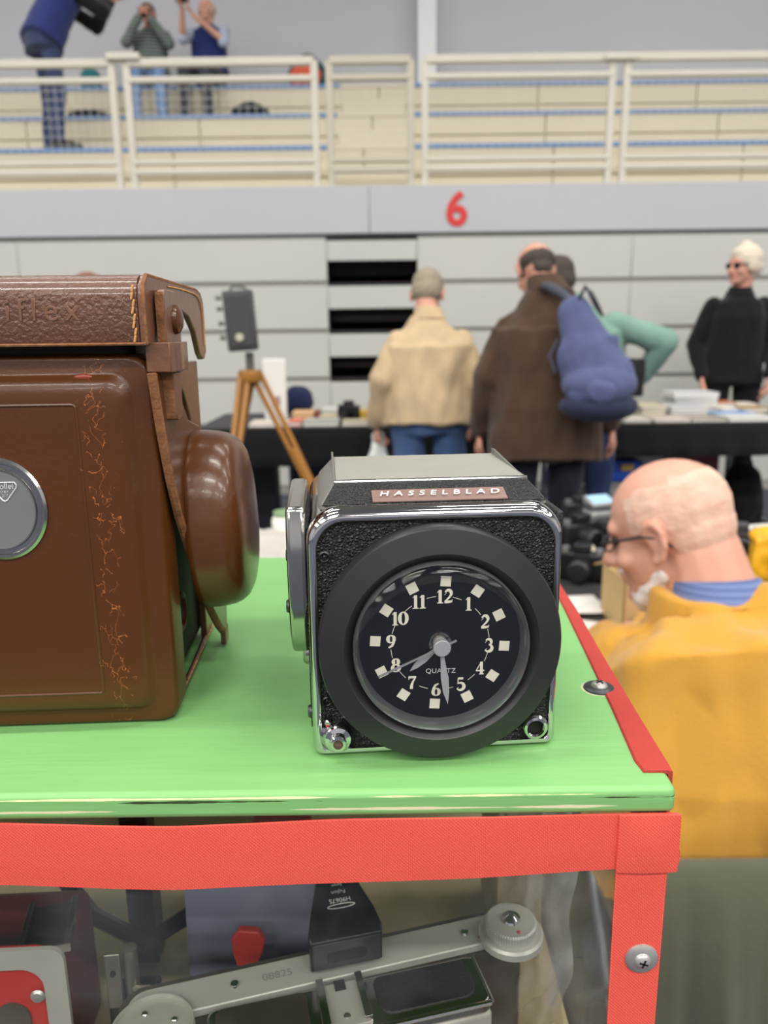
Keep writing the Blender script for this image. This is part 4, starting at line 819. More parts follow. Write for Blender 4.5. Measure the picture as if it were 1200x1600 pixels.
b = MB().prism([(-.46, .2185), (.0925, .2185), (.1005, .4876), (-.46, .4876)], 'z', 1.0988, ZB).build('green_board', m_green, dc, bevel=.0022, seg=3)
CX0, CX1, CY0, CY1, CZ0 = -.455, .0900, .2195, .484, .76
MB().bb((CX0, CY0, CZ0 - .012), (CX1, CY1, CZ0)).build('base_board', m_wood, dc)
MB().bb((CX0 + .003, CY0, CZ0), (CX1 - .003, CY0 + .002, 1.0975)).build('front_pane', m_acr, dc)
MB().bb((CX1 - .0022, CY0 + .0025, CZ0), (CX1 - .0002, CY1 - .003, 1.0975)).build('side_pane', m_acr, dc)
MB().bb((CX0, CY0 + .0025, CZ0), (CX0 + .002, CY1 - .003, 1.0975)).build('side_pane', m_acr, dc)
MB().bb((CX0 + .003, CY1 - .003, CZ0), (CX1 - .003, CY1 - .0005, 1.0975)).build('rear_pane', m_acr, dc)
MB().bb((CX0 + .003, CY1 - .006, CZ0), (CX1 - .003, CY1 - .004, .985)).build('rear_lining', m_khaki, dc)
SHZ = .925
MB().bb((CX0 + .004, CY0 + .004, SHZ - .006), (CX1 - .004, CY1 - .006, SHZ)).build('shelf', m_khaki, dc)
# red tape: front band (sagging a little), right strip, top strip, side flap
xs = np.linspace(-.459, .0935, 90)
def ip(x, a): return float(np.interp(x, [p[0] for p in a], [p[1] for p in a]))
top_ = [(-.459, 1.0975), (-.124, 1.0982), (-.098, 1.0974), (-.069, 1.0966), (-.04, 1.0972), (-.0155, 1.0982), (.02, 1.0987), (.0931, 1.0990)]; bot_ = [(-.459, 1.0755), (-.127, 1.0757), (-.0707, 1.0735), (-.0161, 1.0749), (.03, 1.0768), (.0760, 1.0790), (.0925, 1.0793)]
rings = []
for x in xs:
    t, bt = ip(x, top_), ip(x, bot_); yf = .2178 - .0004 * math.sin(x * 60)
    rings.append([(x, yf, bt), (x, yf - .0004, (t + bt) / 2), (x, yf, t), (x, yf + .0009, t), (x, yf + .0006, (t + bt) / 2), (x, yf + .0009, bt)])
MB().loft(rings).build('front_tape', m_tape, dc, smooth=True)
MB().prism([(.0745, 1.0787), (.0765, .76), (.0912, .76), (.0912, 1.0790)], 'y', .2182, .2191).build('corner_tape', m_tape, dc, bevel=.0003)
# folded overlap patch at the corner
pr = []
for x in np.linspace(.0742, .0940, 14):
    bulge = .0012 * math.sin((x - .0742) / .0198 * PI) ; pr.append([(x, .2171 - bulge * .4, 1.0784), (x, .2168 - bulge, 1.089), (x, .2172, 1.0991), (x, .2180, 1.0991), (x, .2179, 1.0784)])
MB().loft(pr).build('overlap_patch', m_tape, dc, smooth=True)
mb = MB(); mb.loft([[(.0925 + .0022 * math.sin(t * PI) ** .6, y, 1.078 + .0115 * t) for t in np.linspace(0, 1, 9)] + [(.0915, y, 1.0895), (.0915, y, 1.078)] for y in (.2172, .224, .232)]); mb.build('corner_fold', m_tape, dc, smooth=True)
MB().bb((.0903, .2185, 1.0760), (.0914, .4845, 1.0985)).build('side_tape', m_tape, dc)
MB().bb((.0903, .2185, .76), (.0914, .234, 1.0760)).build('side_tape', m_tape, dc)
tp_ = [((.0846, .2274), (.0939, .2274)), ((.0843, .2300), (.0942, .2330)), ((.0838, .2345), (.0944, .2400)), ((.0868, .2700), (.0953, .2700)), ((.0905, .3250), (.0974, .3250)), ((.0942, .3842), (.1001, .3842)), ((.0990, .4876), (.1018, .4876))]
rg = []
for (a, a2), (c, c2) in tp_:
    rg.append([(a, a2, ZB + .0001), (a + .0006, a2, ZB + .0009), (c - .001, c2, ZB + .0009), (c + .0004, c2, ZB + .0004), (c + .0006, c2, ZB - .009), (c - .0008, c2, ZB - .009), (c - .001, c2, ZB - .0005)])
MB().loft(rg).build('top_tape', m_tape2, dc, smooth=True, ang=50)
def screw(p, ax, R, parent, wname='washer', dark=False):
    w = MB().lathe([(0, .0014), (R * .25, .0014), (R * .8, .0012), (R * .97, .0006), (R, 0), (0, 0)], p, ax, 40).build(wname, m_darkst if dark else m_washer, parent, smooth=True)
    p2 = np.array(p) + np.array(ax) * .0013; r = R * .52
    s = MB().lathe([(0, r * .52), (r * .4, r * .50), (r * .75, r * .36), (r * .95, r * .16), (r, 0), (0, 0)], p2, ax, 32).build('screw_head', m_washer, w, smooth=True)
    u = nrm(np.cross(ax, (.3, .2, .9))); v = np.cross(ax, u); pc = p2 + np.array(ax) * r * .50
    x = MB(); Rm = np.stack([u, v, np.array(ax, float)], 1); x.box(pc, (r * 1.0, r * .22, r * .10), Rm); x.box(pc, (r * .22, r * 1.0, r * .10), Rm); x.build('cross_slot', m_dark, w)
screw(tuple(PY(1002, 1497, .2182)), (0, -1, 0), .0056, dc)
screw((.0871, .2895, ZB + .0001), (0, 0, 1), .0064, dc, dark=True)
ch_ = MB().lathe([(0, .00022), (.0067, .0002), (.0075, 0), (0, 0)], (.0868, .2897, ZB - .0001), (0, 0, 1), 14).build('paint_chip', mat('bare_primer', (206, 206, 168), .7), dc)
# front table under the case
cloth_table('counter_table', 'counter table carrying the display case', -.9, .11, -.05, .62, .742, .5, m_clothblk, clabel='black cloth under the display case on the counter table')

# ------------------------------------------------------------------ things inside the display case
m_silver = mat('matte_silver_plate', (188, 186, 176), .36, .25, var=(60, .3, (168, 166, 158))); m_blkleather = mat('black_leather_cover', (34, 34, 34), .5, bump=('voronoi', 700, .5, .0006)); m_brnbody = mat('dark_brown_body', (70, 62, 54), .5, var=(80, .5, (54, 48, 42)))
RZ = math.radians(13.8)
ca = thing('camera', 'long silver topped camera with a round dial at its right end inside the case', 'camera', (-.0165, .2625, SHZ), RZ + .026); h = .985 - SHZ
def stadium(x0, x1, y0, y1, n=10):
    r = (y1 - y0) / 2; cy = (y0 + y1) / 2; return [(x1 - r + r * math.cos(t), cy + r * math.sin(t)) for t in np.linspace(-PI / 2, PI / 2, n)] + [(x0 + r + r * math.cos(t), cy + r * math.sin(t)) for t in np.linspace(PI / 2, 3 * PI / 2, n)]
MB().prism(stadium(-.092, .086, .0105, .0335), 'z', 0, h - .004).build('camera_body', m_brnbody, ca, smooth=True, ang=30)
MB().prism(stadium(-.088, .084, .0115, .0275), 'z', h - .004, h).build('top_plate', m_silver, ca, smooth=True, ang=30, bevel=.0006)
MB().lathe([(0, .0015), (.0145, .0015), (.016, .001), (.0165, 0), (0, 0)], (-.078, .006, h - .001), (0, 0, 1), 40).build('winding_disc', m_silver, ca, smooth=True, ang=30)
for a in (0.3, 1.9, 3.2): MB().ell((-.078 + .009 * math.cos(a), .006 + .009 * math.sin(a), h + .0006), (.0016, .0016, .001), None, 10, 6).build('disc_stud', m_chrome, ca, smooth=True)
MB().lathe([(.0155, .002), (.016, .002), (.016, 0), (.0155, 0)], (-.078, .006, h + .0002), (0, 0, 1), 40, closed=True).build('disc_rim', m_silver, ca, smooth=True, ang=30)
MB().lathe([(0, .004), (.0135, .004), (.0145, .003), (.0145, 0), (0, 0)], (.0775, .0125, h - .001), (0, 0, 1), 40).build('dial_base', m_silver, ca, smooth=True, ang=30)
n = 120; prof = [(.0118, .0), (.0118, .005)]
mb = MB(); mb.loft([[((r + (.00025 if i % 2 else 0)) * math.cos(2 * PI * i / n) + .0775, (r + (.00025 if i % 2 else 0)) * math.sin(2 * PI * i / n) + .0125, h + .003 + z) for i in range(n)] for r, z in ((.0112, 0), (.0112, .0045), (.0104, .0052))]); mb.lathe([(0, .0056), (.003, .0056), (.0095, .0052), (.0095, .004), (0, .004)], (.0775, .0125, h + .003), (0, 0, 1), 40)
dl = mb.build('shutter_dial', m_silver, ca, smooth=True, ang=30); MB().lathe([(0, .0022), (.0012, .0022), (.0030, .0006), (.0040, .0010), (.0044, 0), (0, 0)], (.0775, .0125, h + .0085), (0, 0, 1), 30).build('release_button', m_chrome, dl, smooth=True, ang=30); MB().ell((.0775, .0045, h + .0085), (.0009, .0009, .0004), None, 10, 6).build('red_dot', mat('red_dot_paint', (196, 40, 40), .4), dl, smooth=True)
for x in (-.045, .058): MB().lathe([(0, .0012), (.0016, .0010), (.002, 0), (0, 0)], (x, .0195, h), (0, 0, 1), 14).build('plate_screw', m_chrome, ca, smooth=True)
MB().ell((.0640, .0150, h + .0002), (.0012, .0012, .0005), None, 10, 6).build('red_dot', mat('red_dot_paint2', (150, 36, 40), .4), ca, smooth=True)
text('08825', .0052, mat('engraving', (138, 136, 128), .5), ca, 'serial_number', (-.027, .0195, h + .0002), rx=0, extrude=.00005)
cbm = thing('camera', 'silver edged camera with black leather panels and an empty accessory shoe inside the case', 'camera', (-.0165, .2655, SHZ), RZ)
MB().bb((-.058, -.0190, 0), (.056, .0055, h - .006)).build('camera_body', m_silver, cbm, bevel=.002)
MB().prism(rrect(-.058, .056, -.019, .0055, .004, .004), 'z', h - .006, h).build('top_deck', m_chromed, cbm, bevel=.0012)
MB().prism(rrect(-.0545, -.018, -.0165, .0040, .003, .003), 'z', h - .0005, h + .0006).build('leather_panel', mat('olive_black_leather', (58, 54, 44), .45, bump=('noise', 600, .3, .0004)), cbm, label='olive black leather panel')
MB().prism(rrect(.010, .051, -.0150, .0040, .004, .006), 'z', h - .0005, h + .0006).build('leather_panel', m_blkleather, cbm, bevel=.0004)
sh_ = MB(); sh_.bb((-.0135, -.0165, h), (.0060, .0045, h + .0008)); s_ = sh_.build('shoe_plate', m_silver, cbm)
for x0, x1 in ((-.0135, -.0105), (.0030, .0060)):
    q = MB(); q.bb((x0, -.0165, h), (x0 + .0008 if x0 < -.012 else x1 - .0008, .0060, h + .0032)) if False else q.bb(((x0 if x0 < -.012 else x1 - .0008), -.0165, h), ((x0 + .0008 if x0 < -.012 else x1), .0060, h + .0032)); q.bb((x0, -.0165, h + .0026), (x1, .0060, h + .0034)); q.build('shoe_rail', m_chromed, s_, bevel=.0002)
MB().bb((-.0060, .0005, h + .0008), (-.0015, .0055, h + .0014)).build('spring_tab', m_dark, s_); MB().ell((-.0035, -.0120, h + .0008), (.0015, .0015, .0006), None, 12, 6).build('shoe_screw', m_brass, s_, smooth=True)
MB().tube([(.0555, -.0185, h - .001), (.0555, .005, h - .001)], .0011, 8).build('edge_bead', m_chrome, cbm, smooth=True); MB().tube([(-.055, -.0188, h - .001), (.055, -.0188, h - .001)], .0011, 8).build('edge_bead', m_chrome, cbm, smooth=True)
fdr = thing('viewfinder', 'black hooded accessory viewfinder with white lettering inside the case', 'viewfinder', (-.0165, .2655, SHZ + h + .0004), RZ); m_fb = mat('black_finder_enamel', (22, 22, 24), .28); m_fp = mat('finder_rear_plate', (46, 46, 46), .4)
x0, x1 = -.0145, .0165; xc = (x0 + x1) / 2
MB().loft([[(x0, .0100, .003), (x1, .0100, .003), (x1, .0100, .0165), (x0, .0100, .0165)], [(x0, .0130, .001), (x1, .0130, .001), (x1 + .0005, .0130, .0185), (x0 - .0005, .0130, .0185)], [(x0 + .001, .019, .002), (x1 - .001, .019, .002), (x1 - .0015, .019, .0225), (x0 + .0015, .019, .0225)], [(xc - .0075, .042, .004), (xc + .0075, .042, .004), (xc + .0070, .042, .0275), (xc - .0070, .042, .0275)]]).build('housing', m_fb, fdr, bevel=.0006)
MB().prism(rrect(x0 + .001, x1 - .001, .0035, .0160, .001, .001), 'y', .0094, .0101).build('rear_plate', m_fp, fdr, bevel=.0002); MB().prism(rrect(xc - .0085, xc + .0085, .0065, .0115, .002, .002), 'y', .0091, .0096).build('eyepiece', m_dark, fdr)
MB().bb((x0 + .005, .0135, -.0003), (x1 - .005, .03, .0022)).build('shoe_foot', m_darkst, fdr)
m_ink = mat('white_ink', (224, 224, 220), .5)
sl = math.atan2(.005, .023); 
def topt(s, size, y): text(s, size, m_ink, fdr, 'lettering', None, mtx=Matrix.Translation((xc, y, .0226 + (y - .019) * math.tan(sl))) @ Matrix.Rotation(sl, 4, 'X') @ Matrix.Rotation(PI, 4, 'Z'), extrude=.00004)
topt('H9067S', .0030, .0245); topt('Fujion', .0026, .0285); topt('Sanyo', .0020, .0320)
MB().tube([(xc + .006 * math.cos(t), .0215 + .0010 * math.sin(t), .0227 + (.0215 + .0010 * math.sin(t) - .019) * math.tan(sl)) for t in np.arange(20) * PI / 10], .00022, 6, True).build('emblem_ring', m_ink, fdr)
# red block with a silver frame plate, left
m_redblk = mat('dull_red_block', (112, 40, 32), .5, var=(30, .5, (96, 32, 26)))
fb = thing('film_magazine', 'dull red block with a silver frame plate at the left of the case', 'film magazine', (-.160, .262, SHZ), .05)
MB().bb((-.05, .008, 0), (.020, .058, .068)).build('red_block', m_redblk, fb, bevel=.005, seg=3)
mb = MB(); o_ = rrect(-.06, .0295, 0.0, .088, .006, .004); i_ = rrect(-.053, .0205, .004, .079, .009, .003)
mb.loft([[(x, -.002, z) for x, z in o_], [(x, -.004, z) for x, z in o_], [(x, -.004, z) for x, z in i_], [(x, -.002, z) for x, z in i_]], False, True); mb.build('frame_plate', m_silver, fb, smooth=True, ang=30)
MB().prism(rrect(-.054, .0215, .003, .080, .008, .003), 'y', -.0022, .008).build('inner_panel', mat('bright_red_panel', (186, 48, 38), .45), fb)
MB().prism(rrect(-.001, .013, .006, .062, .007, .006), 'y', -.0032, -.002).build('slot_plate', mat('grey_slot', (96, 90, 82), .4, .4), fb); MB().prism(rrect(-.040, -.026, .006, .046, .007, .006), 'y', -.0032, -.002).build('slot_plate', mat('grey_slot2', (96, 90, 82), .4, .4), fb)
for x, z in ((-.03, .0835), (.0175, .066), (.025, .03), (-.006, .072)): MB().lathe([(0, .0012), (.0022, .001), (.003, 0), (0, 0)], (x, -.004, z), (0, -1, 0), 16).build('plate_screw', m_washer, fb, smooth=True)
gf = thing('accessory_plate', 'small clear grooved plate lying on the dull red block', 'plate', (-.1500, .2890, SHZ + .0692), .25); mt = Matrix.Identity(3); m_gl = clear_mat('greenish_clear', (196, 206, 190), .05, 1.4, .18)
MB().bb((-.009, -.012, 0), (.009, .016, .0022)).build('plate', m_gl, gf, bevel=.0004); MB().bb((-.0105, -.012, .0), (-.008, .016, .0052)).build('guide_rail', m_gl, gf, bevel=.0004); MB().bb((.008, -.012, .0), (.0105, .016, .0052)).build('guide_rail', m_gl, gf, bevel=.0004); MB().bb((-.0105, -.0132, 0), (.0105, -.012, .003)).build('front_lip', m_silver, gf)
kp = thing('crank_key', 'metal crank key standing on a black block inside the case', 'key', (-.1135, .280, SHZ), .1); m_nick = mat('worn_nickel', (150, 146, 134), .35, .8)
MB().bb((-.008, -.006, 0), (.012, .010, .046)).build('black_base', m_fb, kp, bevel=.002); MB().bb((-.0075, -.0065, .045), (-.0010, -.0045, .072)).build('flat_bar', m_nick, kp, bevel=.0005); MB().lathe([(0, 0), (.0012, 0), (.0012, .0012), (0, .0012)], (-.0042, -.0063, .063), (0, -1, 0), 12).build('bar_hole', m_dark, kp)
MB().tube([(.0025, -.003, .046), (.0025, -.003, .072)], .0030, 14).build('post', m_nick, kp, smooth=True, ang=50); MB().tube([(.0035, -.005, .053), (.010, -.0075, .0545), (.015, -.009, .0545), (.0165, -.010, .050)], .0016, 8).build('crank_arm', m_nick, kp, smooth=True)
ev = MB().bb((-.032, -.0015, 0), (.032, .0015, .070)).build('envelope', mat('blue_grey_envelope', (146, 150, 172), .6, var=(20, .5, (126, 130, 154)))); ev.location = (-.066, .318, SHZ); ev.rotation_euler = (-.06, 0, .05); tag(ev, 'blue grey envelope standing behind the silver cameras in the case', 'envelope')
rt = MB(); rt.loft([[(x * w, .0 + t, z) for x, t in ((-1, -.002), (1, -.002), (1, .002), (-1, .002))] for z, w in ((0, .0016), (.022, .0020), (.034, .0030), (.046, .0070), (.053, .0078), (.058, .0045))]); o = rt.build('key_tag', mat('red_plastic_tag', (226, 70, 58), .35), bevel=.0008); o.location = (-.0705, .3035, SHZ); o.rotation_euler = (0, .10, 0); tag(o, 'small red drop shaped tag in front of the blue grey envelope', 'tag')
bx = MB().bb((-.03, -.015, 0), (.03, .015, .13)).build('film_box', mat('red_film_box', (190, 40, 40), .5), bevel=.001); bx.location = (-.055, .345, SHZ); bx.scale = (.5, 1, .62); tag(bx, 'red film box standing behind the blue grey envelope', 'box')
bx = MB().bb((-.016, -.012, 0), (.016, .012, .13)).build('film_box', mat('green_film_box', (110, 140, 60), .5), bevel=.001); bx.location = (-.028, .345, SHZ); bx.scale = (.6, 1, .60); tag(bx, 'green film box right of the red film box behind the envelope', 'box')
MBs = MB().tube([(-.19, .37, SHZ + .05), (-.155, .345, SHZ + .030), (-.125, .335, SHZ + .022), (-.105, .345, SHZ + .030), (-.085, .355, SHZ + .034), (-.068, .350, SHZ + .010)], .0045, 8); o = MBs.build('camera_strap', m_fb, smooth=True); tag(o, 'black strap looping over the khaki shelf behind the crank key', 'strap')
o = MB().bb((-.004, -.006, 0), (.010, .006, .14)).build('strap_end', m_fb); o.location = (-.133, .352, SHZ); tag(o, 'black strap end hanging at the back of the case', 'strap')
# loose clear bag at the right
n = 26; mb = MB(); vs = []
for i in range(n):
    for j in range(n):
        x = -.017 + .034 * i / (n - 1); z = .145 * j / (n - 1); y = .012 * noise.noise(Vector((x * 60, z * 22, 1.5))) + .008 * noise.noise(Vector((x * 140, z * 60, 4))); vs.append((x + .004 * noise.noise(Vector((z * 40, x * 40, 9))), y, z))
mb.add(vs, [(i * n + j, i * n + j + 1, (i + 1) * n + j + 1, (i + 1) * n + j) for i in range(n - 1) for j in range(n - 1)])
m_poly = clear_mat('crumpled_polythene', (226, 216, 190), .12, 2.0, .6)
o = mb.build('plastic_bag', m_poly, smooth=True, ang=180); o.location = (.0655, .300, SHZ); o.rotation_euler = (-.1, 0, -.3); tag(o, 'crumpled clear plastic bag at the right end of the case', 'bag')
o = MB().bb((-.012, -.03, 0), (.012, .03, .09)).build('film_box', mat('pale_khaki_carton', (176, 164, 132), .7), bevel=.001); o.location = (.068, .375, SHZ); tag(o, 'pale khaki carton behind the crumpled plastic bag', 'box')
# ------------------------------------------------------------------ camera shaped clock
HK = thing('clock', 'boxy chrome and black camera made into a clock with a round dial', 'clock', (-.0254, .2397, ZB + .0002), math.radians(4.4))
m_lth = mat('black_leatherette', (30, 30, 30), .42, spec=.5, bump=('cells', 980, 1.0, .0011)); m_ring = mat('black_anodised_ring', (40, 39, 39), .40, spec=.5); m_ringin = mat('black_ring_inside', (16, 16, 17), .5)
m_hoodp = mat('grey_hood_paint', (128, 128, 122), .38, .3, var=(60, .4, (110, 110, 104))); m_glass = mat('frosted_grey_screen', (150, 150, 142), .40, spec=.5, var=(90, .4, (140, 140, 130))); m_dial = mat('black_dial', (7, 8, 12), .35, spec=.3)
m_lume = mat('cream_dial_print', (234, 230, 210), .5); m_hand = mat('grey_hand', (184, 184, 186), .35, .25); m_plate = mat('bronze_name_strip', (146, 120, 112), .35, .3)
Wd, Ht = .0853, .0876
rg = []
for x0, x1, z0, z1, rt, rb, y in ((.0034, .0823, .0027, .0829, .0095, .0020, .0030), (.0034, .0823, .0027, .0829, .0095, .0020, .0004), (.0030, .0827, .0024, .0834, .0098, .0022, -.0002), (.0018, .0838, .0012, .0848, .0105, .0026, -.0004), (.0007, .0847, .0004, .0862, .0110, .0030, .0006), (.0001, .0852, .0, .0872, .0115, .0032, .0026), (0, Wd, 0, Ht, .0115, .0034, .0060), (0, Wd, 0, Ht, .0100, .0034, .0740), (.001, Wd - .001, .001, Ht - .001, .009, .003, .0765), (.003, Wd - .003, .003, Ht - .003, .007, .002, .0775)):
    rg.append([(x, y, z) for x, z in rrect(x0, x1, z0, z1, rt, rb, 10)])
MB().loft(rg).build('body_shell', m_chrome, HK, smooth=True, ang=50)
MB().prism(rrect(.0032, .0825, .0025, .0831, .0094, .0018, 10), 'y', .0012, .0032).build('front_leatherette', m_lth, HK)
# hood
lo = [(.0048, .0055), (.0806, .0055), (.0806, .0800), (.0048, .0800)]
def hoodring(x0, x1, y0, y1, z, r): return [(x, y, z) for x, y in rrect(x0, x1, y0, y1, r, r, 5)]
MB().loft([hoodring(.0040, .0815, .0040, .0760, Ht - .0016, .0060), hoodring(.0046, .0808, .0046, .0757, Ht - .0001, .0055), hoodring(.0098, .0775, .0200, .0755, Ht + .0046, .0012), hoodring(.0102, .0771, .0203, .0752, Ht + .0048, .0010)]).build('hood', m_hoodp, HK, smooth=True, ang=35)
sl = math.atan2(.0047, .0154)
def slope(x, t, off=0.): # t along the sloping front 0..1
    return np.array((x, .0046 + .0154 * t - off * math.sin(sl), Ht - .0001 + .0047 * t + off * math.cos(sl)))
mb = MB(); a, b_, c, d = slope(.0056, .0, .0003), slope(.0798, .0, .0003), slope(.0772, .97, .0003), slope(.0101, .97, .0003)
mb.add([a, b_, c, d], [(0, 1, 2, 3)]); lf = mb.build('hood_leather', m_lth, HK); lf.modifiers.new('t', 'SOLIDIFY').thickness = .0005
MB().tube([(.0098, .0201, Ht + .0048), (.0775, .0201, Ht + .0048)], .0008, 8).build('hood_edge_strip', m_chrome, HK, smooth=True)
MB().bb((.0106, .0212, Ht + .0044), (.0768, .0748, Ht + .0051)).build('hood_screen', m_glass, HK)
for s, x in ((-1, .0100), (1, .0772)):
    q = MB(); q.prism([(.0200, Ht + .0030), (.0755, Ht + .0030), (.0755, Ht + .0072), (.0720, Ht + .0074), (.0330, Ht + .0050), (.0200, Ht + .0050)], 'x', x - .0004, x + .0004); q.build('hood_flange', m_hoodp, HK, bevel=.0002)
mb = MB(); mb.add([slope(.0222, .03, .0009), slope(.0672, .03, .0009), slope(.0672, .52, .0009), slope(.0222, .52, .0009)], [(0, 1, 2, 3)]); ns = mb.build('name_strip', m_plate, HK); ns.modifiers.new('t', 'SOLIDIFY').thickness = .0004
pc = slope(.0447, .275, .0015); text('HASSELBLAD', .0040, m_ink, HK, 'lettering', None, mtx=Matrix.Translation(pc) @ Matrix.Rotation(sl, 4, 'X'), shear=.22, space=1.75, bold=.00004, width=.0405, extrude=.00006)
# ring, dial, lens
RC = np.array((.0432, 0, .0420)); AX = (0, -1, 0)
MB().lathe([(.0398, -.0012), (.0398, .0010), (.0402, .0014), (.0402, .0076), (.0398, .0084), (.0322, .0103), (.0318, .0100), (.0292, .0066), (.0292, -.0012)], RC, AX, 128, closed=True).build('dial_ring', m_ring, HK, smooth=True, ang=28)
MB().lathe([(0, .0044), (.0272, .0044), (.0272, .0050), (0, .0050)], RC, AX, 96).build('dial_face', m_dial, HK, smooth=True, ang=30)
ROT = math.radians(-4.7)
def D(r, hr, y):  # dial position for hour angle
    a = PI / 2 - hr * PI / 6 + ROT; return np.array((RC[0] + r * math.cos(a), y, RC[2] + r * math.sin(a))), a
for hh in range(1, 13):
    p, a = D(.0216, hh, -.0052); R = rot('Y', -(a)); MB().box(p, (.0034, .0003, .0034), R).build('hour_marker', m_lume, HK)
# numerals drawn with thick and thin strokes
def arc(cx, cy, rx, ry, a0, a1, n=14): return [(cx + rx * math.cos(math.radians(a)), cy + ry * math.sin(math.radians(a))) for a in np.linspace(a0, a1, n)]
def W(pts, f): return [(x, y, f(i / (len(pts) - 1))) for i, (x, y) in enumerate(pts)]
fat = lambda lo, hi: (lambda t: .015 + lo + (hi - lo) * math.sin(PI * t) ** 1.2)
ring_w = lambda t: .07 + .15 * abs(math.cos(2 * PI * t)) ** 1.5
DG = {'0': [W(arc(.33, .5, .25, .45, 0, 360, 30), ring_w)],
      '1': [[(.26, .0, .19), (.26, .98, .19)], [(.06, .80, .05), (.26, .97, .07)], [(.05, .03, .06), (.47, .03, .06)]],
      '2': [W(arc(.32, .70, .22, .25, 160, -25, 14) + [(.40, .42), (.22, .24), (.08, .10)], fat(.07, .19)), [(.06, .09, .17), (.34, .09, .17), (.56, .12, .13)], [(.57, .06, .05), (.60, .26, .05)], [(.13, .70, .20), (.15, .68, .20)]],
      '3': [W(arc(.28, .73, .21, .23, 150, -80, 14), fat(.06, .17)), W(arc(.28, .29, .26, .26, 85, -150, 16), fat(.06, .20)), [(.10, .78, .18), (.12, .76, .18)], [(.08, .20, .20), (.10, .18, .20)]],
      '4': [[(.42, .0, .18), (.42, .97, .18)], [(.40, .95, .06), (.04, .30, .06)], [(.03, .29, .09), (.62, .29, .09)], [(.26, .03, .06), (.60, .03, .06)]],
      '5': [[(.12, .92, .14), (.50, .92, .14)], [(.13, .94, .06), (.11, .50, .06)], W(arc(.28, .31, .27, .28, 125, -150, 18), fat(.06, .20)), [(.08, .20, .19), (.10, .18, .19)]],
      '6': [W(arc(.32, .29, .22, .27, 0, 360, 26), ring_w), W([(.10, .30), (.13, .55), (.26, .80), (.50, .93)], fat(.08, .15)), [(.47, .88, .12), (.48, .86, .12)]],
      '7': [[(.06, .90, .15), (.58, .90, .15)], [(.56, .90, .08), (.34, .52, .13), (.25, .20, .19), (.25, .0, .19)], [(.07, .96, .05), (.07, .72, .05)]],
      '8': [W(arc(.32, .74, .18, .22, 0, 360, 24), ring_w), W(arc(.32, .27, .24, .26, 0, 360, 26), ring_w)],
      '9': [W(arc(.32, .69, .22, .27, 0, 360, 26), ring_w), W([(.54, .68), (.51, .43), (.38, .18), (.14, .05)], fat(.08, .15)), [(.17, .10, .12), (.16, .12, .12)]]}
def glyphs(s, size, c, y, ax=0.):
    mb = MB(); adv = {'1': .50}; ws = [adv.get(ch, .62) for ch in s]; tot = sum(ws); x0 = -tot / 2; dep = 0
    for ch, w in zip(s, ws):
        for st in DG[ch]:
            L_, R_ = [], []
            for i, (px, py, wd) in enumerate(st):
                a = st[max(i - 1, 0)]; b2 = st[min(i + 1, len(st) - 1)]; t = nrm((b2[0] - a[0], b2[1] - a[1])); nn = (-t[1], t[0]); dep += 1
                P = lambda q: (c[0] + (x0 + q[0]) * size, y, c[2] + (q[1] - .5) * size)
                L_.append(P((px + nn[0] * wd * .58, py + nn[1] * wd * .58))); R_.append(P((px - nn[0] * wd * .58, py - nn[1] * wd * .58)))
            y -= .000004
            mb.add(L_ + R_, [(i, i + 1, len(L_) + i + 1, len(L_) + i) for i in range(len(L_) - 1)])
        x0 += w
    me = bpy.data.meshes.new('numeral'); me.from_pydata(mb.v, [], mb.f); return link('numeral', me, m_lume, HK)
for hh in range(1, 13):
    p, a = D(.0164, hh, -.0052); glyphs(str(hh), .0047, p, -.00515)
for hh in range(12):   # thin arcs between the numerals
    q = MB(); ts = np.linspace(hh + .32, hh + .68, 8); L_ = [D(.01655, t, -.00512)[0] for t in ts]; R_ = [D(.01635, t, -.00512)[0] for t in ts]
    q.add(L_ + R_, [(i, i + 1, 8 + i + 1, 8 + i) for i in range(7)]); q.build('minute_arc', m_lume, HK)
text('QUARTZ', .0020, m_ink, HK, 'dial_word', (RC[0] + .0002, -.0052, RC[2] - .0098), rx=PI / 2, extrude=.00003, space=1.1, width=.0100, ry=-.03)
MB().lathe([(0, .0058), (.0038, .0058), (.0040, .0054), (.0040, .0048), (0, .0048)], RC, AX, 40).build('hub_collar', m_chromed, HK, smooth=True, ang=30)
MB().lathe([(0, .0098), (.0026, .0098), (.0029, .0095), (.0029, .0080), (.0024, .0078), (.0024, .0056), (0, .0056)], RC, AX, 40).build('hub_cap', m_hand, HK, smooth=True, ang=30)
def hand(name, tip, w, y, tail=None, m=m_hand, leaf=True):
    t = np.array((tip[0], tip[1])); L = np.linalg.norm(t); d = t / L; n_ = np.array((-d[1], d[0])); P = lambda s, k: (RC[0] + d[0] * s + n_[0] * k, RC[2] + d[1] * s + n_[1] * k)
    if leaf: out = [P(-.001, w * .35), P(L * .25, w * .55), P(L * .55, w), P(L * .8, w * .75), P(L, .0001), P(L * .8, -w * .75), P(L * .55, -w), P(L * .25, -w * .55), P(-.001, -w * .35)]
    else: out = [P(tail, w), P(L, w), P(L, -w), P(tail, -w)]
    return MB().prism(out, 'y', y - .0003, y + .0001).build(name, m, HK)
hand('hour_hand', (-.0104, -.0086), .0012, -.0066); hand('minute_hand', (.0022, -.0208), .0013, -.0074); hand('second_hand', (-.0208, -.0094), .00032, -.0084, tail=-.0054, m=mat('silver_second_hand', (206, 206, 206), .25, .7), leaf=False)
m_dome = clear_mat('clear_dial_dome', (252, 252, 252), .02, 1.1, .0)
prof = [(.0286, .0100), (.0284, .0108), (.0279, .0115), (.0272, .0120)] + [(.0272 * math.cos(t), .0120 + .0016 * math.sin(t)) for t in np.linspace(.2, PI / 2, 8)]
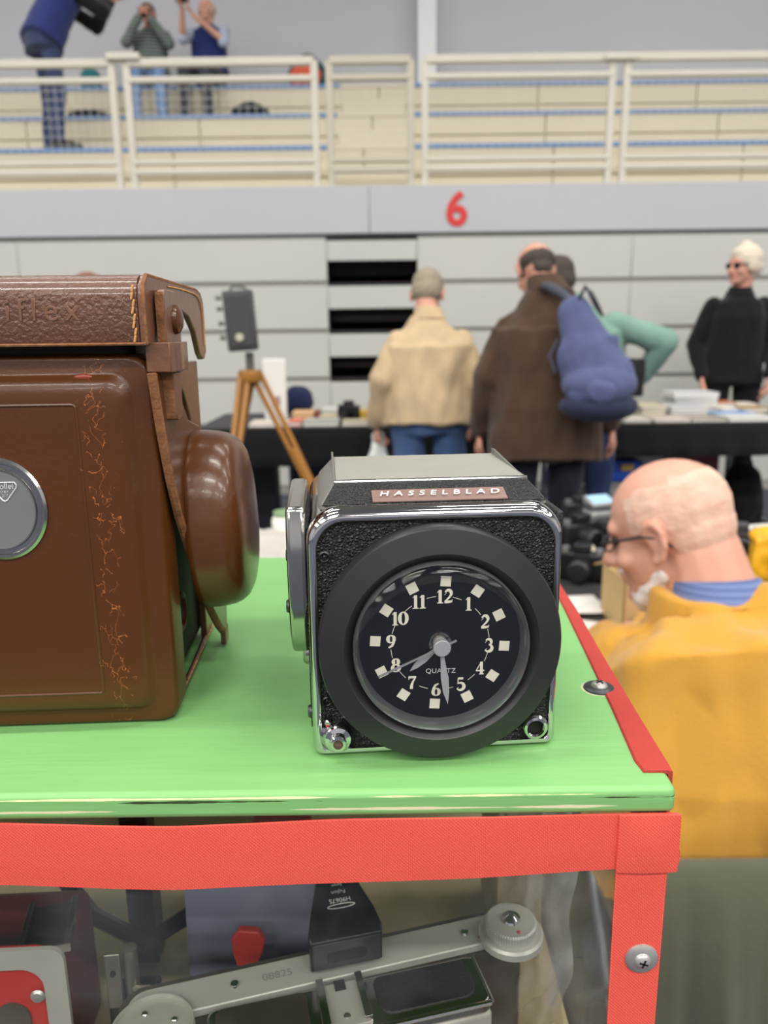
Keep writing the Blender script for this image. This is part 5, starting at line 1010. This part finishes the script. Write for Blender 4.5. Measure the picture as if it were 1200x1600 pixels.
prof[-1] = (0, .0136)
MB().lathe(prof, RC, AX, 96).build('dial_dome', m_dome, HK, smooth=True, ang=50)
MB().lathe([(.0269, .0040), (.0269, .0052), (.0280, .0096), (.0287, .0104), (.0291, .0096), (.0291, .0040)], RC, AX, 96, closed=True).build('dome_seat', mat('grey_dome_seat', (112, 114, 116), .24, .5), HK, smooth=True, ang=30)
# screws, release, socket
def socket(x, z, r): MB().lathe([(r, -.0002), (r, .0006), (r * .78, .0009), (r * .62, .0006), (r * .55, -.0006), (0, -.0008)], (x, .0012, z), AX, 28).build('sunk_screw', mat('black_screw', (26, 26, 27), .3), HK, smooth=True, ang=30); MB().ell((x, .0014, z), (r * .3, .0005, r * .3), None, 10, 6).build('screw_core', m_darkst, HK, smooth=True)
socket(.0058, .0713, .0020); socket(.0053, .0201, .0018)
rb = MB().lathe([(0, .0), (.0061, 0), (.0060, .0012), (.0044, .0036), (.0030, .0040), (.0030, .0064), (.0026, .0068), (.0017, .0068), (.0017, .0048), (0, .0046)], (.0086, .0012, .0071), AX, 40).build('release_button', m_chrome, HK, smooth=True, ang=30)
MB().lathe([(0, .0049), (.0016, .0049), (.0016, .0046), (0, .0046)], (.0086, .0012, .0071), AX, 20).build('release_thread', mat('brown_thread', (110, 86, 62), .6), rb); MB().lathe([(.0005, .0), (.0009, 0), (.0009, .0004), (.0005, .0004)], (.0078, -.0012, .0113), (0, -.85, .5), 20, closed=True).build('release_mark', m_dark, rb)
pn = MB().cap((.0053, .001, .0138), (.0053, -.002, .0138), .0012, .0011).build('lock_pin', m_chrome, HK, smooth=True); MB().ell((.0053, -.0022, .0129), (.0008, .0008, .0008), None, 10, 6).build('red_dot', mat('red_index', (190, 60, 70), .4), pn, smooth=True)
MB().lathe([(.0026, -.0004), (.0026, .0018), (.0031, .0024), (.0040, .0022), (.0046, .0014), (.0046, -.0002), (.0026, -.0004)], (.0778, .0012, .0069), AX, 40).build('socket_ring', m_chrome, HK, smooth=True, ang=30); MB().lathe([(0, .0004), (.0027, .0004), (.0027, .0), (0, 0)], (.0778, .0012, .0069), AX, 24).build('socket_hole', m_dark, HK)
# winding side plate
pl = [(.0098, .0862), (.0640, .0862), (.0660, .0840), (.0660, .0550)] + [(.037 + .0290 * math.cos(t), .0545 + .0290 * math.sin(t)) for t in np.linspace(0, -PI / 2, 12)] + [(.0290, .0268), (.0220, .0300), (.0165, .0345), (.0122, .0405), (.0092, .0475), (.0074, .0550), (.0066, .0630), (.0067, .0710), (.0076, .0790)]
MB().prism(pl, 'x', -.0068, -.0002).build('winding_plate', m_chromed, HK, smooth=True, ang=50, bevel=.0016, seg=3)
for y, z in ((.030, .064), (.020, .048), (.010, .012)): MB().lathe([(0, .0016), (.0020, .0014), (.0024, .0008), (.0024, 0), (0, 0)], (-.0068 if z > .02 else -.0001, y, z), (-1, 0, 0), 20).build('plate_knob', m_darkst, HK, smooth=True, ang=30)
MB().lathe([(0, .003), (.0045, .0028), (.0055, .0018), (.0055, 0), (0, 0)], (-.0004, .030, .027), (-1, 0, 0), 30).build('wind_boss', m_chromed, HK, smooth=True, ang=30)
for xa, xb in ((Wd - .0003, Wd + .0005), (-.0005, .0003)): MB().prism(rrect(.0085, .0715, .0055, .0790, .004, .003), 'x', xa, xb).build('side_leatherette', m_lth, HK)
mb = MB(); mb.box((.0866, .024, .0765), (.0026, .030, .012)); o = mb.build('side_pad', m_blkleather, HK, bevel=.001, seg=3)

# ------------------------------------------------------------------ leather case
LC = thing('leather_case', 'glossy brown leather camera case with stitched lid and silver oval badge', 'camera case', (-.0812, .2648, ZB + .0002), math.radians(2.7))
def leather(name, rgb, rough, scratch=0., grain=500, gs=.12, dark=None, coat=.35):
    m = mat(name, rgb, rough, spec=.5 if not scratch else .35, var=(28, .5, dark or tuple(int(c * .84) for c in rgb)), bump=('noise', grain, gs, .0008), coat=coat)
    if scratch:
        nt = m.node_tree; b = nt.nodes['Principled BSDF']; base = b.inputs['Base Color'].links[0].from_socket; tc = nt.nodes.new('ShaderNodeTexCoord'); sep = nt.nodes.new('ShaderNodeSeparateXYZ'); nt.links.new(tc.outputs['Object'], sep.inputs[0])
        mp = nt.nodes.new('ShaderNodeMapping'); mp.inputs['Scale'].default_value = (1, 1, .42); nz = nt.nodes.new('ShaderNodeTexNoise'); nz.inputs['Scale'].default_value = 130; nz.inputs['Detail'].default_value = 4
        nt.links.new(tc.outputs['Object'], nz.inputs[0]); ad = nt.nodes.new('ShaderNodeMix'); ad.data_type = 'RGBA'; ad.blend_type = 'LINEAR_LIGHT'; ad.inputs['Factor'].default_value = .006; nt.links.new(tc.outputs['Object'], ad.inputs['A']); nt.links.new(nz.outputs['Color'], ad.inputs['B']); nt.links.new(ad.outputs['Result'], mp.inputs[0])
        v = nt.nodes.new('ShaderNodeTexVoronoi'); v.feature = 'DISTANCE_TO_EDGE'; v.inputs['Scale'].default_value = 260; nt.links.new(mp.outputs[0], v.inputs[0])
        th = nt.nodes.new('ShaderNodeMapRange'); th.inputs[1].default_value = .020; th.inputs[2].default_value = .004; nt.links.new(v.outputs['Distance'], th.inputs[0])
        # cracks run where the case was flexed: a band along the right edge
        d = nt.nodes.new('ShaderNodeMath'); d.operation = 'ADD'; d.inputs[1].default_value = .0165; nt.links.new(sep.outputs['X'], d.inputs[0]); a = nt.nodes.new('ShaderNodeMath'); a.operation = 'ABSOLUTE'; nt.links.new(d.outputs[0], a.inputs[0])
        w = nt.nodes.new('ShaderNodeMapRange'); w.inputs[1].default_value = .0005; w.inputs[2].default_value = .0085; w.inputs[3].default_value = .60; w.inputs[4].default_value = .25; nt.links.new(a.outputs[0], w.inputs[0])
        n2 = nt.nodes.new('ShaderNodeTexNoise'); n2.inputs['Scale'].default_value = 210; n2.inputs['Detail'].default_value = 3; nt.links.new(tc.outputs['Object'], n2.inputs[0]); lt = nt.nodes.new('ShaderNodeMath'); lt.operation = 'LESS_THAN'; nt.links.new(n2.outputs['Fac'], lt.inputs[0]); nt.links.new(w.outputs[0], lt.inputs[1])
        mu = nt.nodes.new('ShaderNodeMath'); mu.operation = 'MULTIPLY'; nt.links.new(th.outputs[0], mu.inputs[0]); nt.links.new(lt.outputs[0], mu.inputs[1])
        mx = nt.nodes.new('ShaderNodeMix'); mx.data_type = 'RGBA'; mx.inputs['B'].default_value = lin((178, 104, 58)); nt.links.new(base, mx.inputs['A']); nt.links.new(mu.outputs[0], mx.inputs['Factor']); nt.links.new(mx.outputs['Result'], b.inputs['Base Color'])
    return m
m_lfront = leather('brown_case_leather', (86, 46, 15), .34, scratch=1., coat=.15); m_lside = leather('brown_side_leather', (90, 50, 22), .28, coat=.2); m_llid = leather('embossed_lid_leather', (98, 60, 40), .30, grain=620, gs=.95, coat=.4); m_llet = leather('smooth_letter_leather', (122, 84, 64), .36, grain=300, gs=.1, coat=.2); m_ledge = mat('raw_leather_edge', (148, 98, 60), .8, var=(260, .9, (94, 58, 34)), bump=('noise', 900, .6, .0006)); m_lstrap = leather('strap_leather', (116, 74, 52), .38, grain=350, gs=.3)
m_thread = mat('tan_thread', (206, 150, 88), .7); m_ldark = mat('shaded_case_body', (34, 20, 14), .7)
XL = -.1055
# body shell, rear part and front panel
MB().prism(rrect(XL, -.0045, 0, .1590, .006, .006), 'y', .006, .092).build('body', m_ldark, LC, bevel=.004, seg=3)  # near-black colour holds the shade of the gap behind the side flap
rg = []
for ins, y in ((.0, .016), (.0, .003), (.0008, .0012), (.0022, .0006), (.0068, .0008), (.0078, .0002), (.0092, -.0016), (.0112, -.0030), (.0150, -.0036), (.0200, -.0037)):
    rg.append([(x, y, z) for x, z in rrect(XL - .003 + ins, .0030 - ins, .0 + ins * .85, .1365 - ins * .9, max(.008 - ins * .1, .005), max(.007 - ins * .1, .004), 8)])
MB().loft(rg).build('front_panel', m_lfront, LC, smooth=True, ang=60)
fr_ = rrect(XL + .0225, -.0225, .0150, .1200, .0012, .0012, 3); MB().tube([(x, -.0036, z) for x, z in fr_], .00055, 6, True).build('embossed_line', m_lfront, LC, smooth=True)
oc = (-.0512, 0, .0848); orx, orz = .0160, .0180
def oval(k, y): return [(oc[0] + orx * k * math.cos(t), y, oc[2] + orz * k * math.sin(t)) for t in np.arange(64) * PI / 32]
bg = MB().loft([oval(1, -.0034), oval(1, -.0044), oval(.95, -.0052), oval(.90, -.0052), oval(.88, -.0046), oval(.80, -.0046), oval(.785, -.0052), oval(.765, -.0052), oval(.75, -.0046)]).build('oval_badge', m_chromed, LC, smooth=True, ang=30)
MB().loft([oval(.752, -.0044), oval(.752, -.00475)]).build('badge_field', mat('satin_grey_field', (126, 127, 128), .4, .25), bg)
# shield on the badge: rounded triangle outline with its lettering
tri = [(-.0050, .0062), (.0018, .0062), (.0024, .0052), (.0022, .0042), (-.0010, -.0002), (-.0018, -.0006), (-.0026, -.0002), (-.0056, .0042), (-.0058, .0054)]
m_bl = mat('bright_badge_relief', (226, 226, 222), .3, .35); MB().tube([(-.0487 + (x + .0017) * 1.04, -.0049, .0877 + (z + .0006) * .96) for x, z in tri], .00024, 6, True).build('badge_shield', m_bl, bg, smooth=True)
text('Rollei', .0026, m_bl, bg, 'badge_lettering', (-.0487, -.0049, .0928), extrude=.00008, width=.0062, bold=.00003); text('D.B.P', .0012, m_bl, bg, 'badge_lettering', (-.0487, -.0049, .0909), extrude=.00006); text('217', .0014, m_bl, bg, 'badge_lettering', (-.0487, -.0049, .0896), extrude=.00006)
MB().ell((-.0200, -.0002, .1288), (.0034, .0010, .0014), None, 16, 8).build('rivet', mat('red_brown_rivet', (134, 52, 30), .35), LC, smooth=True)
# lid
LF = -.0045
rg = []
for x in (XL - .0035, .0035): pass
pr = [(LF, .1395), (LF - .0003, .1410), (LF, .1545), (LF + .0008, .1578), (LF + .0030, .1608), (LF + .0065, .1622), (.090, .1622), (.098, .1610), (.1020, .1570), (.1025, .1530), (.0995, .1530), (.0990, .1565), (.090, .1595), (.0075, .1595), (.0010, .1560), (-.0005, .1395)]
MB().prism(pr, 'x', XL - .0035, .0010).build('lid', m_llid, LC, smooth=True, ang=32)
sd = [(LF, .1395), (LF, .1545), (LF + .0014, .1588), (LF + .0060, .1620), (.089, .1620), (.0975, .1605), (.1020, .1565), (.1028, .1500), (.1020, .1345), (.0985, .1318), (.0930, .1318), (.0880, .1345), (.0800, .1440), (.0680, .1500), (.0500, .1525), (.0280, .1515), (.0130, .1460), (.0050, .1395)]
MB().prism(sd, 'x', .0010, .0036).build('lid_side', m_lstrap, LC, bevel=.0005)
MB().prism(sd, 'x', XL - .0061, XL - .0036).build('lid_side', m_lstrap, LC)
edge = [(.0030, y, z) for y, z in sd[0:10]]; MB().tube([(.0030, y, z) for y, z in sd[:9]], .00075, 6).build('raw_edge', m_ledge, LC, smooth=True)
MB().tube([(x, LF - .0004, .1398) for x in np.linspace(XL, .003, 12)], .00055, 6).build('lid_lower_edge', m_ledge, LC, smooth=True)
text('Rolleiflex', .0102, m_llet, LC, 'embossed_name', (-.0176, LF - .00002, .1506), extrude=.0002, space=1.36, align='RIGHT', bevel=.00020, bold=-.0001, shear=.03)
stitch0 = None
def stitch(p, q, r=.00042):
    o = MB().cap(p, q, r, r, n=6).build('stitch', m_thread, LC, smooth=True, ang=180); return o
zs = np.linspace(.1402, .1585, 9)
for i in range(8): x = -.0006 + .0004 * (i % 2); stitch((x, LF - .0006, zs[i] + .0003), (x + .0004, LF - .0006, zs[i + 1] - .0003))
pts = [(.0040, y, z) for y, z in ((.030, .1600), (.040, .1602), (.050, .1603), (.060, .1603), (.070, .1602), (.080, .1600), (.088, .1592), (.094, .1570), (.0975, .153), (.0985, .148), (.0985, .143), (.0980, .138))]
for a, b_ in zip(pts[:-1], pts[1:]):
    a, b_ = np.array(a), np.array(b_); n_ = 3
    for k in range(n_): stitch(a + (b_ - a) * (k + .12) / n_, a + (b_ - a) * (k + .88) / n_, .0003)
# strap, rivet, loop
stp = MB().prism(rrect(.0055, .0290, .1290, .1580, .0050, .0005, 5), 'x', .0044, .0076).build('lid_strap', m_lstrap, LC, bevel=.0005)
MB().prism([(.0052, .1290), (.0056, .1290), (.0056, .1570), (.0052, .1560)], 'x', .0046, .0074).build('raw_edge', m_ledge, stp)
MB().lathe([(0, .0030), (.0030, .0027), (.0048, .0016), (.0052, .0004), (.0052, 0), (0, 0)], (.0076, .0200, .1480), (1, 0, 0), 30).build('strap_stud', m_lside, LC, smooth=True)
lp_ = [(.0015, -.0010), (.0098, -.0010), (.0108, .0020), (.0108, .0235), (.0098, .0260), (.0015, .0260)]; inn = [(.0028, .0008), (.0090, .0008), (.0095, .0025), (.0095, .0230), (.0090, .0245), (.0028, .0245)]
mb = MB(); mb.loft([[(x, y, .1302) for x, y in lp_], [(x, y, .1402) for x, y in lp_], [(x, y, .1402) for x, y in inn], [(x, y, .1302) for x, y in inn]], False, True); mb.build('strap_loop', m_lstrap, LC, bevel=.0004)
MB().prism(rrect(.0050, .0165, .1130, .1300, .0005, .004, 5), 'x', .0046, .0092).build('strap_tail', m_lstrap, LC, bevel=.0005)
MB().prism([(.0044, .1140), (.0050, .1140), (.0050, .1300), (.0040, .1300)], 'x', .0044, .0090).build('raw_edge', m_ledge, LC)
# side flap with its domed bulge
def shear(p): x, y, z = p; return (x + max(0, .130 - z) * .045, y, z)
fo = [(-.0030, .1300), (-.0005, .1120), (.0040, .0930), (.0105, .0780), (.0210, .0620), (.0330, .0440), (.0470, .0280), (.0600, .0160), (.0690, .0095), (.0740, .0100), (.0780, .0180), (.0800, .0400), (.0790, .0700), (.0740, .0930), (.0600, .1050), (.0400, .1100), (.0320, .1180), (.0300, .1300)]
mb = MB(); mb.loft([[shear((.0022, y, z)) for y, z in fo], [shear((.0052, y, z)) for y, z in fo]]); fl_ = mb.build('side_flap', m_lside, LC, bevel=.0005)
mb = MB(); ed = [shear((.0037, y - .0004, z)) for y, z in fo[:10]]; mb.tube(ed, .0017, 8); mb.build('flap_raw_edge', m_ledge, LC, smooth=True)
dcx, dcz, dry, drz, hx = .0480, .0680, .0345, .0365, .0230
rg = []
for k, hgt in ((1.0, .0046), (1.0, .0070), (.995, .0105), (.985, .0140), (.965, .0172), (.93, .0200), (.88, .0222), (.80, .0238), (.66, .0250), (.45, .0258), (.2, .0262), (.02, .0263)):
    rg.append([shear((hgt, dcx + dry * k * math.copysign(abs(math.cos(t)) ** .85, math.cos(t)), dcz + drz * k * math.copysign(abs(math.sin(t)) ** .85, math.sin(t)))) for t in np.arange(64) * PI / 32])
MB().loft(rg).build('bulge', m_lside, LC, smooth=True, ang=180)
# rear flange with arch, bottom welt, strap end
fo2 = [(.1000, .0), (.1000, .1310), (.0400, .1310), (.0440, .1280), (.0560, .1250), (.0680, .1185), (.0770, .1080), (.0800, .0950), (.0810, .0)]
MB().prism(fo2, 'x', -.0034, -.0004).build('rear_flange', m_lstrap, LC, bevel=.0006)
MB().tube([(-.0008, .004, .0016), (-.0006, .05, .0014), (-.0012, .092, .0016)], .0015, 8).build('bottom_welt', m_lside, LC, smooth=True)
for k in range(16): y = .010 + k * .0053; stitch((.0004, y, .0030), (.0004, y + .0036, .0030), .00032)
o = MB().prism(rrect(.072, .080, .0008, .0100, .003, .001, 4), 'x', .0075, .0100).build('strap_end', m_lstrap, LC, bevel=.0004)
MB().lathe([(.0085, 0), (.0085, .0012), (.0062, .0016), (.0055, .0010), (.0055, 0)], (-.0034, .0420, .0290), (1, 0, 0), 30, closed=True).build('side_eyelet', mat('dark_red_eyelet', (84, 30, 24), .5), LC, smooth=True)
